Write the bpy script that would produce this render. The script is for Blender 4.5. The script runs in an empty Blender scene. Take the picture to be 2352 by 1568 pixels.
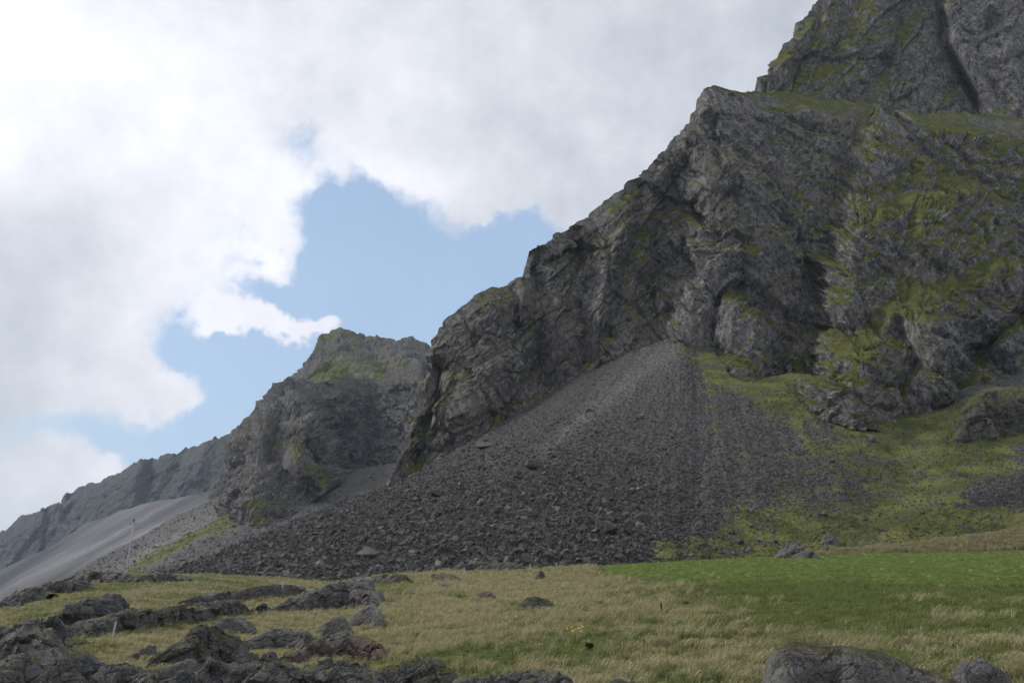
import bpy, bmesh, math, random
import numpy as np
from mathutils import Vector
from mathutils.bvhtree import BVHTree

rng = np.random.default_rng(7)
random.seed(7)
R = math.radians
scene = bpy.context.scene
COL = scene.collection

# ------------------------------------------------------------------ camera
K = 1.4                       # metres per layout unit of distance
FPX = 996.0                   # focal length in pixels of a 1024 px wide picture
HOR = 585.0                   # picture row of the horizon
PITCH = math.atan((HOR - 341.0) / FPX)
CAM = np.array([0.0, 0.0, 3.2 * K])
cam = bpy.data.cameras.new('camera')
cam.sensor_width = 36.0
cam.lens = 36.0 * FPX / 1024.0
cam.clip_start = 0.5
cam.clip_end = 30000.0
camo = bpy.data.objects.new('camera', cam)
COL.objects.link(camo)
camo.location = CAM
camo.rotation_euler = (math.pi / 2 + PITCH, 0, 0)
scene.camera = camo


def ray(x, y):
    """direction (with y = 1) through a point of the 2352 px wide view of the place"""
    cx = (np.asarray(x, float) * (1024 / 2352) - 512) / FPX
    cy = (341 - np.asarray(y, float) * (1024 / 2352)) / FPX
    dy = math.cos(PITCH) - cy * math.sin(PITCH)
    dz = math.sin(PITCH) + cy * math.cos(PITCH)
    return np.stack([cx / dy, np.ones_like(dy), dz / dy], -1)


def W(x, y, Y):
    return CAM + ray(x, y) * (np.asarray(Y, float) * K)[..., None]


# ------------------------------------------------------------------ node helper
class NT:
    def __init__(self, tree):
        self.t = tree
        tree.nodes.clear()

    def put(self, sock, v):
        if v is None:
            return
        if isinstance(v, bpy.types.NodeSocket):
            self.t.links.new(v, sock)
        else:
            if isinstance(v, tuple) and sock.type == 'RGBA' and len(v) == 3:
                v = (*v, 1)
            sock.default_value = v

    def node(self, typ, ins=None, **props):
        n = self.t.nodes.new(typ)
        for k, v in props.items():
            setattr(n, k, v)
        for k, v in (ins or {}).items():
            self.put(n.inputs[k], v)
        return n

    def m(self, op, a, b=None, c=None, clamp=False):
        n = self.node('ShaderNodeMath', operation=op, use_clamp=clamp)
        for i, v in enumerate((a, b, c)):
            self.put(n.inputs[i], v)
        return n.outputs[0]

    def vm(self, op, a, b=None, out=0):
        n = self.node('ShaderNodeVectorMath', operation=op)
        self.put(n.inputs[0], a)
        if b is not None:
            if op == 'SCALE':
                self.put(n.inputs['Scale'], b)
            else:
                self.put(n.inputs[1], b)
        return n.outputs[out]

    def mix(self, f, a, b, blend='MIX'):
        n = self.node('ShaderNodeMix', data_type='RGBA', blend_type=blend)
        self.put(n.inputs[0], f)
        self.put(n.inputs[6], a)
        self.put(n.inputs[7], b)
        return n.outputs[2]

    def noise(self, vec, scale, detail=4, rough=0.55, dist=0.0, out=0):
        n = self.node('ShaderNodeTexNoise', {'Vector': vec, 'Scale': scale, 'Detail': detail, 'Roughness': rough, 'Distortion': dist})
        return n.outputs[out]

    def vor(self, vec, scale, feature='F1', out=0, rand=1.0):
        n = self.node('ShaderNodeTexVoronoi', {'Vector': vec, 'Scale': scale, 'Randomness': rand}, feature=feature)
        return n.outputs[out]

    def step(self, v, a, b, lo=0.0, hi=1.0):
        n = self.node('ShaderNodeMapRange', {'Value': v, 'From Min': a, 'From Max': b, 'To Min': lo, 'To Max': hi}, interpolation_type='SMOOTHSTEP')
        return n.outputs[0]

    def lin(self, v, a, b, lo=0.0, hi=1.0):
        n = self.node('ShaderNodeMapRange', {'Value': v, 'From Min': a, 'From Max': b, 'To Min': lo, 'To Max': hi})
        return n.outputs[0]

    def attr(self, name, typ='GEOMETRY', out='Fac'):
        return self.node('ShaderNodeAttribute', attribute_name=name, attribute_type=typ).outputs[out]

    def sep(self, v):
        return self.node('ShaderNodeSeparateXYZ', {0: v}).outputs

    def bump(self, h, strength, dist, normal=None):
        n = self.node('ShaderNodeBump', {'Height': h, 'Strength': strength, 'Distance': dist})
        if normal is not None:
            self.put(n.inputs['Normal'], normal)
        return n.outputs[0]


# ------------------------------------------------------------------ sky and light
SUN_AZ, SUN_EL = R(-72), R(37)     # azimuth from straight ahead (minus = towards the sea), elevation
world = bpy.data.worlds.new('World')
scene.world = world
world.use_nodes = True
w = NT(world.node_tree)
world.cycles.sampling_method = 'NONE'      # the clouded sky is even enough to be found by the bounced rays
sky = w.node('ShaderNodeTexSky', sky_type='NISHITA', sun_disc=False)
sky.sun_elevation = SUN_EL
sky.sun_rotation = SUN_AZ
sky.air_density = 1.0
sky.dust_density = 1.2
sky.ozone_density = 1.5
gen = w.node('ShaderNodeTexCoord').outputs['Generated']
d0 = w.vm('NORMALIZE', gen)
n1 = w.noise(d0, 3.4, 6, 0.60, out=1)
n2 = w.noise(d0, 15.0, 4, 0.62, out=1)
warp = w.vm('MULTIPLY_ADD', n1, (0.20, 0.20, 0.20))
w.put(warp.node.inputs[2], d0)
warp2 = w.vm('MULTIPLY_ADD', n2, (0.085, 0.085, 0.085))
w.put(warp2.node.inputs[2], warp)
d1 = w.vm('SUBTRACT', warp2, (0.1425, 0.1425, 0.1425))
n1s = w.sep(n1)
n2s = w.sep(n2)


def blobs(base, lst, d):
    """soft clouds (or gaps) round the directions of points of the sky"""
    acc = base
    for (x, y, rx, ry, val) in lst:
        c = ray(x, y)
        c = c / np.linalg.norm(c)
        k = np.array([1 / rx, 1024 / 2352 / FPX / 0.6, 1 / ry]) * (FPX * 2352 / 1024)
        dv = w.vm('MULTIPLY_ADD', d, tuple(k))
        w.put(dv.node.inputs[2], tuple(-c * k))
        q = w.vm('DOT_PRODUCT', dv, dv, out=1)
        acc = w.m('MULTIPLY_ADD', w.m('POWER', 0.3679, q), val, acc)
    return acc


cover = w.m('MULTIPLY_ADD', n1s[0], 0.80, 0.82 - 0.40)
cover = w.m('MULTIPLY_ADD', n2s[0], 0.70, w.m('SUBTRACT', cover, 0.35))
cover = blobs(cover, [
    (1010, 665, 360, 150, -0.78), (790, 600, 170, 130, -0.55), (1270, 530, 150, 60, -0.50), (640, 350, 75, 40, -0.27),
    (630, 860, 180, 160, -0.66), (540, 970, 140, 100, -0.50), (300, 1050, 300, 75, -0.62), (450, 800, 90, 110, -0.34), (980, 820, 160, 80, -0.4), (690, 520, 60, 50, -0.25), (470, 745, 60, 60, -0.42), (650, 655, 90, 36, -0.35),
    (575, 725, 90, 42, 0.85), (700, 740, 46, 34, 0.70), (120, 1120, 200, 26, 0.30), (1140, 487, 55, 20, 0.40), (445, 905, 75, 60, 0.62), (620, 560, 80, 70, 0.34),
], d1)
alpha = w.step(cover, 0.22, 0.62)
# brightness of the cloud: thick grey bases, sunlit white where it thins or nears the sun
shade = w.m('MULTIPLY_ADD', n1s[1], 0.56, 0.71 - 0.28)
shade = w.m('MULTIPLY_ADD', n2s[1], 0.30, w.m('SUBTRACT', shade, 0.15))
shade = blobs(shade, [
    (40, 100, 430, 250, 0.24), (880, 430, 260, 80, 0.20), (560, 640, 230, 190, 0.20),
    (200, 530, 330, 120, -0.07), (60, 960, 330, 70, -0.08), (1620, 140, 480, 400, -0.12),
], d0)
cloud_tint = w.mix(w.step(shade, 0.45, 0.85), (0.90, 0.97, 1.08), (0.98, 0.99, 1.07))
STR = 0.10
cloud = w.vm('SCALE', cloud_tint, w.m('MULTIPLY', shade, 1.0 / STR))
# thin milky veil over the blue
veil = w.m('MULTIPLY_ADD', n1s[2], 0.5, 0.38)
blue = w.mix(veil, sky.outputs[0], (4.4, 5.9, 8.1))
final = w.mix(w.m('MULTIPLY', alpha, 0.97), blue, cloud)
bg = w.node('ShaderNodeBackground', {'Color': final, 'Strength': STR})
w.node('ShaderNodeOutputWorld', {'Surface': bg.outputs[0]})

sun = bpy.data.lights.new('sun', 'SUN')
sun.energy = 2.0
sun.angle = R(10)
sun.color = (1.0, 0.95, 0.87)
suno = bpy.data.objects.new('sun', sun)
COL.objects.link(suno)
sd = Vector((math.sin(SUN_AZ) * math.cos(SUN_EL), math.cos(SUN_AZ) * math.cos(SUN_EL), math.sin(SUN_EL)))
suno.rotation_euler = (-sd).to_track_quat('-Z', 'Y').to_euler()

scene.view_settings.view_transform = 'Standard'
scene.view_settings.look = 'None'
scene.view_settings.exposure = 0.22
scene.view_settings.gamma = 1.0
scene.view_settings.use_curve_mapping = False
scene.cycles.use_denoising = True
scene.cycles.use_adaptive_sampling = True
scene.cycles.adaptive_threshold = 0.02
scene.cycles.max_bounces = 5
scene.cycles.diffuse_bounces = 2
scene.cycles.transparent_max_bounces = 6
scene.cycles.volume_bounces = 0
scene.cycles.caustics_reflective = False
scene.cycles.caustics_refractive = False


# ------------------------------------------------------------------ numpy noise
def _h(ix, iy, iz, seed):
    h = ix.astype(np.uint32) * np.uint32(374761393) + iy.astype(np.uint32) * np.uint32(668265263) + iz.astype(np.uint32) * np.uint32(2147483647) + np.uint32(seed * 974634533 & 0xffffffff)
    h = (h ^ (h >> np.uint32(13))) * np.uint32(1274126177)
    h = h ^ (h >> np.uint32(16))
    h = h * np.uint32(2246822519)
    return h ^ (h >> np.uint32(13))


def perlin(P, seed=0):
    P = np.asarray(P, np.float32)
    i = np.floor(P).astype(np.int64)
    f = (P - i).astype(np.float32)
    u = f * f * f * (f * (f * 6 - 15) + 10)
    out = 0
    for a in (0, 1):
        wx = u[..., 0] if a else 1 - u[..., 0]
        for b in (0, 1):
            wy = u[..., 1] if b else 1 - u[..., 1]
            for c in (0, 1):
                wz = u[..., 2] if c else 1 - u[..., 2]
                h = _h(i[..., 0] + a, i[..., 1] + b, i[..., 2] + c, seed)
                gx = (h & 1023).astype(np.float32) / 511.5 - 1
                gy = ((h >> np.uint32(10)) & 1023).astype(np.float32) / 511.5 - 1
                gz = ((h >> np.uint32(20)) & 1023).astype(np.float32) / 511.5 - 1
                out = out + wx * wy * wz * (gx * (f[..., 0] - a) + gy * (f[..., 1] - b) + gz * (f[..., 2] - c))
    return out * 1.1


def fbm(P, octv=4, seed=0, gain=0.5, ridged=False):
    s, a, n = 0, 1.0, 0
    for o in range(octv):
        v = perlin(P * (2.0 ** o) + 17.3 * o, seed + o)
        if ridged:
            v = 1 - 2 * np.abs(v) * 1.6
        s = s + a * v
        n += a
        a *= gain
    return s / n


def facets(P, seed=0, tilt=1.0, step=0.40):
    """fractured rock: every Voronoi block is a tilted plane of its own; returns height (in block sizes) and crack (0 at a joint)"""
    P = np.asarray(P, np.float32)
    sh = P.shape[:-1]
    P = P.reshape(-1, 3)
    i = np.floor(P).astype(np.int64)
    f = (P - i).astype(np.float32)
    n = len(P)
    d1 = np.full(n, 9.0, np.float32)
    d2 = np.full(n, 9.0, np.float32)
    val = np.zeros(n, np.float32)
    near = (f > 0.5).astype(np.int64) * 2 - 1
    for a in (0, 1):
        for b in (0, 1):
            for c in (0, 1):
                ox, oy, oz = near[:, 0] * a, near[:, 1] * b, near[:, 2] * c
                h = _h(i[:, 0] + ox, i[:, 1] + oy, i[:, 2] + oz, seed)
                px = (h & 1023).astype(np.float32) / 1023 * 0.8 + 0.1
                py = ((h >> np.uint32(10)) & 1023).astype(np.float32) / 1023 * 0.8 + 0.1
                pz = ((h >> np.uint32(20)) & 1023).astype(np.float32) / 1023 * 0.8 + 0.1
                dx, dy, dz = f[:, 0] - ox - px, f[:, 1] - oy - py, f[:, 2] - oz - pz
                d = dx * dx + dy * dy + dz * dz
                h2 = (h ^ np.uint32(0x9e3779b9)) * np.uint32(2654435761)
                gx = ((h2 >> np.uint32(2)) & 1023).astype(np.float32) / 511.5 - 1
                gy = ((h2 >> np.uint32(12)) & 1023).astype(np.float32) / 511.5 - 1
                gz = ((h2 >> np.uint32(22)) & 1023).astype(np.float32) / 511.5 - 1
                v = step * (gx + gy) * 0.5 + tilt * (gx * dx + gy * dy + gz * dz)
                c1 = d < d1
                d2 = np.where(c1, d1, np.minimum(d2, d))
                val = np.where(c1, v, val)
                d1 = np.where(c1, d, d1)
    return val.reshape(sh), (np.sqrt(d2) - np.sqrt(d1)).reshape(sh)


def smooth01(v, a, b):
    t = np.clip((v - a) / (b - a), 0, 1)
    return t * t * (3 - 2 * t)


# ------------------------------------------------------------------ mesh helpers
def mesh_from(name, verts, faces, smooth=False):
    me = bpy.data.meshes.new(name)
    verts = np.asarray(verts, np.float32).reshape(-1, 3)
    faces = np.asarray(faces, np.int32)
    k = faces.shape[1]
    me.vertices.add(len(verts))
    me.vertices.foreach_set('co', verts.ravel())
    me.loops.add(faces.size)
    me.loops.foreach_set('vertex_index', faces.ravel())
    me.polygons.add(len(faces))
    me.polygons.foreach_set('loop_start', np.arange(0, faces.size, k, dtype=np.int32))
    me.polygons.foreach_set('loop_total', np.full(len(faces), k, np.int32))
    me.polygons.foreach_set('use_smooth', np.full(len(faces), smooth, bool))
    me.update(calc_edges=True)
    return me


def set_attr(me, name, vals):
    a = me.attributes.new(name, 'FLOAT', 'POINT')
    a.data.foreach_set('value', np.asarray(vals, np.float32).ravel())


def grid_faces(ny, nx):
    i = np.arange(ny * nx).reshape(ny, nx)
    return np.stack([i[:-1, :-1], i[:-1, 1:], i[1:, 1:], i[1:, :-1]], -1).reshape(-1, 4)


def add_obj(name, me, mat=None, kind=None, label=None, cat=None, group=None, parent=None):
    o = bpy.data.objects.new(name, me)
    COL.objects.link(o)
    if mat is not None and not me.materials:
        me.materials.append(mat)
    if parent is not None:
        o.parent = parent
    for k, v in (('kind', kind), ('label', label), ('category', cat), ('group', group)):
        if v:
            o[k] = v
    return o


def curve(pts, x):
    pts = sorted(pts)
    return np.interp(x, [p[0] for p in pts], [p[1] for p in pts])


def poly_dist(px, py, pts):
    """distance to a polyline and signed side (positive on the right-hand side of a line drawn downwards)"""
    best = np.full(px.shape, 1e9)
    side = np.zeros(px.shape)
    for (x0, y0), (x1, y1) in zip(pts[:-1], pts[1:]):
        vx, vy = x1 - x0, y1 - y0
        L2 = vx * vx + vy * vy
        t = np.clip(((px - x0) * vx + (py - y0) * vy) / L2, 0, 1)
        dx, dy = px - x0 - t * vx, py - y0 - t * vy
        d = np.hypot(dx, dy)
        s = np.sign(-(vx * dy - vy * dx))
        c = d < best
        best = np.where(c, d, best)
        side = np.where(c, s, side)
    return best, side


def paint(px, py, blobs_):
    s = np.zeros(px.shape)
    for (x, y, rx, ry, ang, v) in blobs_:
        c, n = math.cos(R(ang)), math.sin(R(ang))
        dx, dy = px - x, py - y
        u, q = (dx * c + dy * n) / rx, (-dx * n + dy * c) / ry
        s = s + v * np.exp(-(u * u + q * q))
    return s


def normals(P):
    du = np.gradient(P, axis=1)
    dv = np.gradient(P, axis=0)
    n = np.cross(du, dv)
    return n / (np.linalg.norm(n, axis=-1, keepdims=True) + 1e-9)


def blur(a, k):
    for ax in (0, 1):
        pad = [(k, k) if i == ax else (0, 0) for i in range(a.ndim)]
        b = np.cumsum(np.pad(a, pad, mode='edge'), axis=ax)
        sl = lambda s, e: tuple(slice(s, e) if i == ax else slice(None) for i in range(a.ndim))
        a = (b[sl(2 * k, None)] - b[sl(0, b.shape[ax] - 2 * k)]) / (2 * k)
    return a


class Slope:
    """a slope of the mountain, lofted through rows (bottom to top) that are given as picture row and distance along x"""

    def __init__(self, rows, x0, x1, dx, dy, feats=(), back=(40, 30, 3), soften=True, round_=0):
        xs = np.arange(x0, x1 + dx, dx)
        sec = []
        for k, (ra, rb) in enumerate(zip(rows[:-1], rows[1:])):
            ya, yb = curve(ra[0], xs), curve(rb[0], xs)
            kk = max(2, int(42 / dx))
            soft = lambda v: np.convolve(np.pad(np.convolve(np.pad(v, kk, mode='edge'), np.ones(2 * kk + 1) / (2 * kk + 1), 'valid'), kk, mode='edge'), np.ones(2 * kk + 1) / (2 * kk + 1), 'valid')
            if not soften:
                soft = lambda v: v
            Ya, Yb = soft(curve(ra[1], xs)), soft(curve(rb[1], xs))
            n = max(4, int(np.percentile(np.abs(ya - yb), 85) / dy))
            s = np.linspace(0, 1, n, endpoint=(k == len(rows) - 2))[:, None]
            py = ya + (yb - ya) * s
            Y = 1 / ((1 - s) / Ya + s / Yb)
            sec.append((py, Y))
        py = np.concatenate([a for a, _ in sec])
        Y = np.concatenate([b for _, b in sec])
        if round_:
            Y = blur(Y, round_)
        px = np.broadcast_to(xs, py.shape).copy()
        Y0 = Y.copy()
        for ft in feats:
            typ, pts, wd, dep = ft[:4]
            d, sd_ = poly_dist(px, py, pts)
            if typ == 'gauss':
                Y = Y + dep * np.exp(-(d / wd) ** 2)
            elif typ == 'vee':
                Y = Y + dep * np.clip(1 - d / wd, 0, 1)
            elif typ == 'step':
                sdist = d * sd_
                Y = Y + dep * 0.5 * (1 + np.tanh(sdist / wd)) * np.exp(-(np.clip(d, 0, None) / ft[4]) ** 2)
        self.px, self.py = px, py
        P = W(px, py, Y)
        nb, dz, nr = back
        last = P[-1]
        bk = [last + np.array([0, nb * K * (j + 1) / nr, -dz * K * ((j + 1) / nr) ** 1.3]) for j in range(nr)]
        self.P = np.concatenate([P, np.stack(bk)])
        self.P0 = np.concatenate([W(px, py, Y0), np.stack(bk)])
        self.px = np.concatenate([px, np.repeat(px[-1:], nr, 0)])
        self.py = np.concatenate([py, np.repeat(py[-1:], nr, 0)])
        self.nr = nr
        self.N0 = normals(blur(self.P, 20))

    def displace(self, h, N=None):
        self.P = self.P + (self.N0 if N is None else N) * np.asarray(h)[..., None]

    def build(self, name, mat, attrs, **kw):
        ny, nx = self.px.shape
        me = mesh_from(name, self.P, grid_faces(ny, nx), False)
        for k, v in attrs.items():
            set_attr(me, k, v)
        self.obj = add_obj(name, me, mat, **kw)
        return self.obj


def slabs(P, dx, dz, lam, seed, warp=0.5):
    """parallel leaning slabs: saw-tooth ribs across one joint direction, broken up by noise"""
    q = (P[..., 0] * dx + P[..., 2] * dz) / lam + warp * fbm(P / (lam * 3.0), 3, seed) * 2.2 + 0.25 * fbm(P / (lam * 0.7), 2, seed + 3)
    f = q - np.floor(q)
    saw = np.where(f < 0.82, f / 0.82, (1 - f) / 0.18)
    amp = np.clip(0.55 + 1.3 * fbm(P / (lam * 4.0) + 9.1, 2, seed + 6), 0.05, 1.5)
    return (saw - 0.5) * amp * lam


def rock_relief(S, sizes, amps, seed, skew=((1, 0, 0), (0, 1, 0), (0, 0, 1)), wob=0.22):
    """fractured relief of several block sizes laid over a slope"""
    P = S.P0
    M = np.array(skew, float)
    h = 0
    crack = np.ones(P.shape[:-1])
    for k, (s, a) in enumerate(zip(sizes, amps)):
        Q = (P @ M.T) / s
        wv = np.stack([perlin(Q * 0.9 + 7.1 * j, seed + 40 + j) for j in range(3)], -1)
        v, c = facets(Q + wob * wv * 1.6, seed + k, 1.2, 0.20 if s > 8 else 0.40)
        h = h + v * a
        if k < 3:
            crack = np.minimum(crack, smooth01(c, 0.0, 0.10) * 0.5 + 0.5)
            h = h - (1 - smooth01(c, 0.0, 0.14)) * a * 0.35
    return h, crack


# ------------------------------------------------------------------ materials
def rock_material(name, dark, light, warm, moss=(0.060, 0.076, 0.017), moss2=(0.115, 0.108, 0.028), size=1.0, use_attr=True, moss_lo=0.55, moss_hi=0.75, lichen=0.0, rough=0.9, spec=0.25):
    m = bpy.data.materials.new(name)
    m.use_nodes = True
    n = NT(m.node_tree)
    pos = n.node('ShaderNodeTexCoord').outputs['Object'] if not use_attr else n.node('ShaderNodeNewGeometry').outputs['Position']
    geo = n.node('ShaderNodeNewGeometry')
    big = n.noise(pos, 0.055 / size, 4, 0.6)
    mid = n.noise(pos, 0.45 / size, 6, 0.68)
    fine = n.noise(pos, 3.0 / size, 4, 0.7)
    cellc = n.sep(n.vor(pos, 0.7 / size, 'F1', 1))[0]
    t = n.m('ADD', n.m('MULTIPLY', mid, 0.75), n.m('ADD', n.m('MULTIPLY', fine, 0.45), n.m('MULTIPLY', cellc, 0.18)))
    col = n.mix(n.step(t, 0.42, 0.95), dark, light)
    col = n.mix(n.m('MULTIPLY', n.step(big, 0.40, 0.65), 0.6), col, n.mix(n.step(t, 0.42, 0.95), tuple(c * 0.8 for c in warm), warm))
    if use_attr:
        jm = n.node('ShaderNodeMapping', {'Vector': n.vm('ADD', pos, n.vm('SCALE', n.noise(pos, 0.25 / size, 3, 0.6, out=1), 5.0 * size)), 'Rotation': (0.0, 0.55, 0.0), 'Scale': (1.0, 0.5, 0.42)})
        jv = n.node('ShaderNodeTexVoronoi', {'Vector': jm.outputs[0], 'Scale': 0.30 / size}, feature='DISTANCE_TO_EDGE').outputs[0]
        jc = n.sep(n.vor(jm.outputs[0], 0.30 / size, 'F1', 1))[1]
        jm2 = n.node('ShaderNodeMapping', {'Vector': n.vm('ADD', pos, n.vm('SCALE', n.noise(pos, 0.5 / size, 3, 0.6, out=1), 2.5 * size)), 'Rotation': (0.0, -0.6, 0.3), 'Scale': (1.0, 0.5, 0.5)})
        jc2 = n.sep(n.vor(jm2.outputs[0], 0.75 / size, 'F1', 1))[0]
        col = n.vm('SCALE', col, n.m('MULTIPLY', n.lin(jc, 0, 1, 0.86, 1.15), n.lin(jc2, 0, 1, 0.80, 1.22)))
        col = n.mix(n.step(jv, 0.045, 0.0, 0.0, 0.75), col, (0.016, 0.016, 0.015))
    else:
        jm = n.node('ShaderNodeMapping', {'Vector': n.vm('ADD', pos, n.vm('SCALE', n.noise(pos, 0.8 / size, 3, 0.6, out=1), 1.1 * size)), 'Rotation': (0.3, 0.5, 0.2), 'Scale': (0.55, 0.8, 1.0)})
        jv = n.node('ShaderNodeTexVoronoi', {'Vector': jm.outputs[0], 'Scale': 0.42 / size}, feature='DISTANCE_TO_EDGE').outputs[0]
        jc2 = n.sep(n.vor(jm.outputs[0], 0.42 / size, 'F1', 1))[0]
        col = n.vm('SCALE', col, n.lin(jc2, 0, 1, 0.82, 1.18))
        col = n.mix(n.step(jv, 0.020, 0.0, 0.0, 0.40), col, (0.012, 0.012, 0.011))
    if lichen:
        sp = n.noise(pos, 6.0 / size, 3, 0.5)
        col = n.mix(n.m('MULTIPLY', n.step(sp, 0.60, 0.68), lichen), col, (0.34, 0.35, 0.33))
        sp2 = n.noise(pos, 2.1 / size, 5, 0.7)
        col = n.mix(n.m('MULTIPLY', n.step(sp2, 0.58, 0.66), 0.75), col, (0.028, 0.027, 0.024))
    if use_attr:
        tone = n.attr('tone')
        col = n.vm('SCALE', col, tone)
        g = n.attr('moss')
        gn = n.m('ADD', g, n.m('MULTIPLY', n.m('SUBTRACT', n.m('ADD', n.m('MULTIPLY', mid, 0.6), n.m('MULTIPLY', fine, 0.4)), 0.5), 1.35))
        gm = n.step(gn, 0.44, 0.60)
    else:
        nz = n.sep(geo.outputs['Normal'])[2]
        mn = n.noise(pos, 0.9 / size, 6, 0.65)
        gm = n.step(n.m('ADD', n.m('MULTIPLY', nz, 0.42), n.m('MULTIPLY', mn, 0.72)), moss_lo, moss_hi)
    mc = n.mix(n.step(n.noise(pos, 0.25 / size, 4, 0.6), 0.42, 0.62), moss, moss2)
    mc = n.vm('SCALE', mc, n.lin(fine, 0.3, 0.7, 0.65, 1.35))
    col = n.mix(gm, col, mc)
    b = n.bump(n.m('ADD', mid, n.m('ADD', n.m('MULTIPLY', fine, 0.35), n.m('MULTIPLY', jc2, 0.25) if use_attr else n.step(jv, 0.0, 0.05, 0.0, 0.5))), 0.8 if use_attr else 0.7, (1.1 if use_attr else 0.9) * size)
    p = n.node('ShaderNodeBsdfPrincipled', {'Base Color': col, 'Roughness': rough, 'Normal': b})
    p.inputs['Specular IOR Level'].default_value = spec
    n.node('ShaderNodeOutputMaterial', {'Surface': p.outputs[0]})
    return m


def scree_material(name, size=1.0, dark=(0.040, 0.039, 0.039), light=(0.120, 0.116, 0.112)):
    m = bpy.data.materials.new(name)
    m.use_nodes = True
    n = NT(m.node_tree)
    pos = n.node('ShaderNodeNewGeometry').outputs['Position']
    c1 = n.sep(n.vor(pos, 1.3 / size, 'F1', 1))
    v1 = n.vor(pos, 1.3 / size, 'F1', 0)
    c2 = n.sep(n.vor(pos, 3.6 / size, 'F1', 1))
    mid = n.noise(pos, 0.22 / size, 6, 0.65)
    fine = n.noise(pos, 2.2 / size, 4, 0.7)
    t = n.m('ADD', n.m('MULTIPLY', c1[0], 0.45), n.m('ADD', n.m('MULTIPLY', c2[0], 0.35), n.m('MULTIPLY', fine, 0.3)))
    col = n.mix(n.step(t, 0.2, 1.05), dark, light)
    col = n.vm('SCALE', col, n.attr('tone'))
    brown = n.mix(fine, (0.07, 0.055, 0.035), (0.12, 0.10, 0.065))
    col = n.mix(n.m('MULTIPLY', n.step(mid, 0.52, 0.72), 0.35), col, brown)
    g = n.attr('moss')
    gn = n.m('ADD', g, n.m('MULTIPLY', n.m('SUBTRACT', n.m('ADD', n.m('MULTIPLY', mid, 0.55), n.m('MULTIPLY', fine, 0.45)), 0.5), 2.6))
    gm = n.step(gn, 0.40, 0.66)
    gc = n.mix(n.step(n.noise(pos, 0.12 / size, 5, 0.65), 0.40, 0.62), (0.055, 0.066, 0.017), (0.115, 0.120, 0.034))
    gc = n.vm('SCALE', gc, n.lin(fine, 0.3, 0.7, 0.7, 1.3))
    gc = n.mix(n.attr('tan'), gc, n.vm('SCALE', (0.30, 0.22, 0.12), n.lin(fine, 0.3, 0.7, 0.6, 1.25)))
    col = n.mix(gm, col, gc)
    b = n.bump(n.m('SUBTRACT', n.m('MULTIPLY', fine, 0.6), v1), n.m('SUBTRACT', 0.8, n.m('MULTIPLY', gm, 0.5)), 0.5 * size)
    p = n.node('ShaderNodeBsdfPrincipled', {'Base Color': col, 'Roughness': 0.92, 'Normal': b})
    p.inputs['Specular IOR Level'].default_value = 0.2
    n.node('ShaderNodeOutputMaterial', {'Surface': p.outputs[0]})
    return m


M_CLIFF = rock_material('cliff_rock', (0.028, 0.028, 0.030), (0.230, 0.224, 0.213), (0.185, 0.170, 0.150))
M_FAR = rock_material('far_cliff_rock', (0.022, 0.025, 0.030), (0.082, 0.084, 0.088), (0.072, 0.068, 0.060), size=3.0)
M_SCREE = scree_material('scree_stones')
M_SCREE_FAR = scree_material('far_scree_gravel', 3.0, (0.060, 0.059, 0.062), (0.105, 0.102, 0.103))

# ------------------------------------------------------------------ lines of the place (x, picture row) and distances
EDGE = [(-300, 1470), (-100, 1415), (0, 1388), (60, 1360), (120, 1343), (200, 1328), (300, 1320), (400, 1325), (500, 1327), (650, 1332), (760, 1337), (850, 1327), (950, 1315), (1050, 1305), (1200, 1304), (1300, 1301),
        (1500, 1291), (1700, 1280), (1880, 1273), (2100, 1268), (2352, 1263), (2650, 1256)]
EDGE_Y = [(-300, 55), (0, 66), (150, 80), (300, 95), (600, 108), (1000, 118), (2352, 125), (2650, 127)]
CREST = [(200, 1350), (330, 1332), (400, 1314), (560, 1247), (700, 1186), (900, 1110), (1000, 1058), (1100, 1003), (1250, 906), (1330, 862), (1440, 812), (1520, 783), (1560, 772), (1600, 776), (1640, 800), (1680, 865), (1720, 880),
         (1760, 868), (1810, 855), (1860, 860), (1900, 888), (1960, 918), (2010, 920), (2060, 908), (2110, 925), (2160, 915), (2230, 890), (2352, 865), (2650, 820)]
_cx = np.arange(190, 2700, 5.0)
_cy = np.interp(_cx, [200, 400, 700, 900, 1250, 1560, 2700], [175, 195, 214, 225, 236, 246, 246])
_cy = np.convolve(np.pad(_cy, 20, mode='edge'), np.ones(41) / 41, 'valid')
_toe, _crest = curve(EDGE, _cx) + 16, curve(CREST, _cx)
_apex = np.interp(_cx, [1520, 1600, 2000, 2650], [783, 776, 790, 770])
_sf = np.clip((_toe - _crest) / (_toe - _apex), 0, 1)
_cy = np.where(_cx > 1540, 1 / ((1 - _sf) / (curve(EDGE_Y, _cx) + 10) + _sf / _cy), _cy)     # the whole fan is one even cone, whatever height its edge reaches
CREST_Y = list(zip(_cx.tolist(), _cy.tolist()))

# ------------------------------------------------------------------ lowland sheet out to the horizon
zl = -34.0
me = mesh_from('ground', [(-9000, -600, zl), (9000, -600, zl), (9000, 9000, zl), (-9000, 9000, zl)], [(0, 1, 2, 3)])
for k_, v_ in (('tone', 0.8), ('moss', 0.4), ('tan', 0.3)):
    set_attr(me, k_, np.full(4, v_))
add_obj('ground', me, M_SCREE_FAR, kind='structure', label='dark gravelly lowland at the foot of the far ridge')


def sh(v, d):
    return [(x, y + d) for x, y in v]


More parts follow.
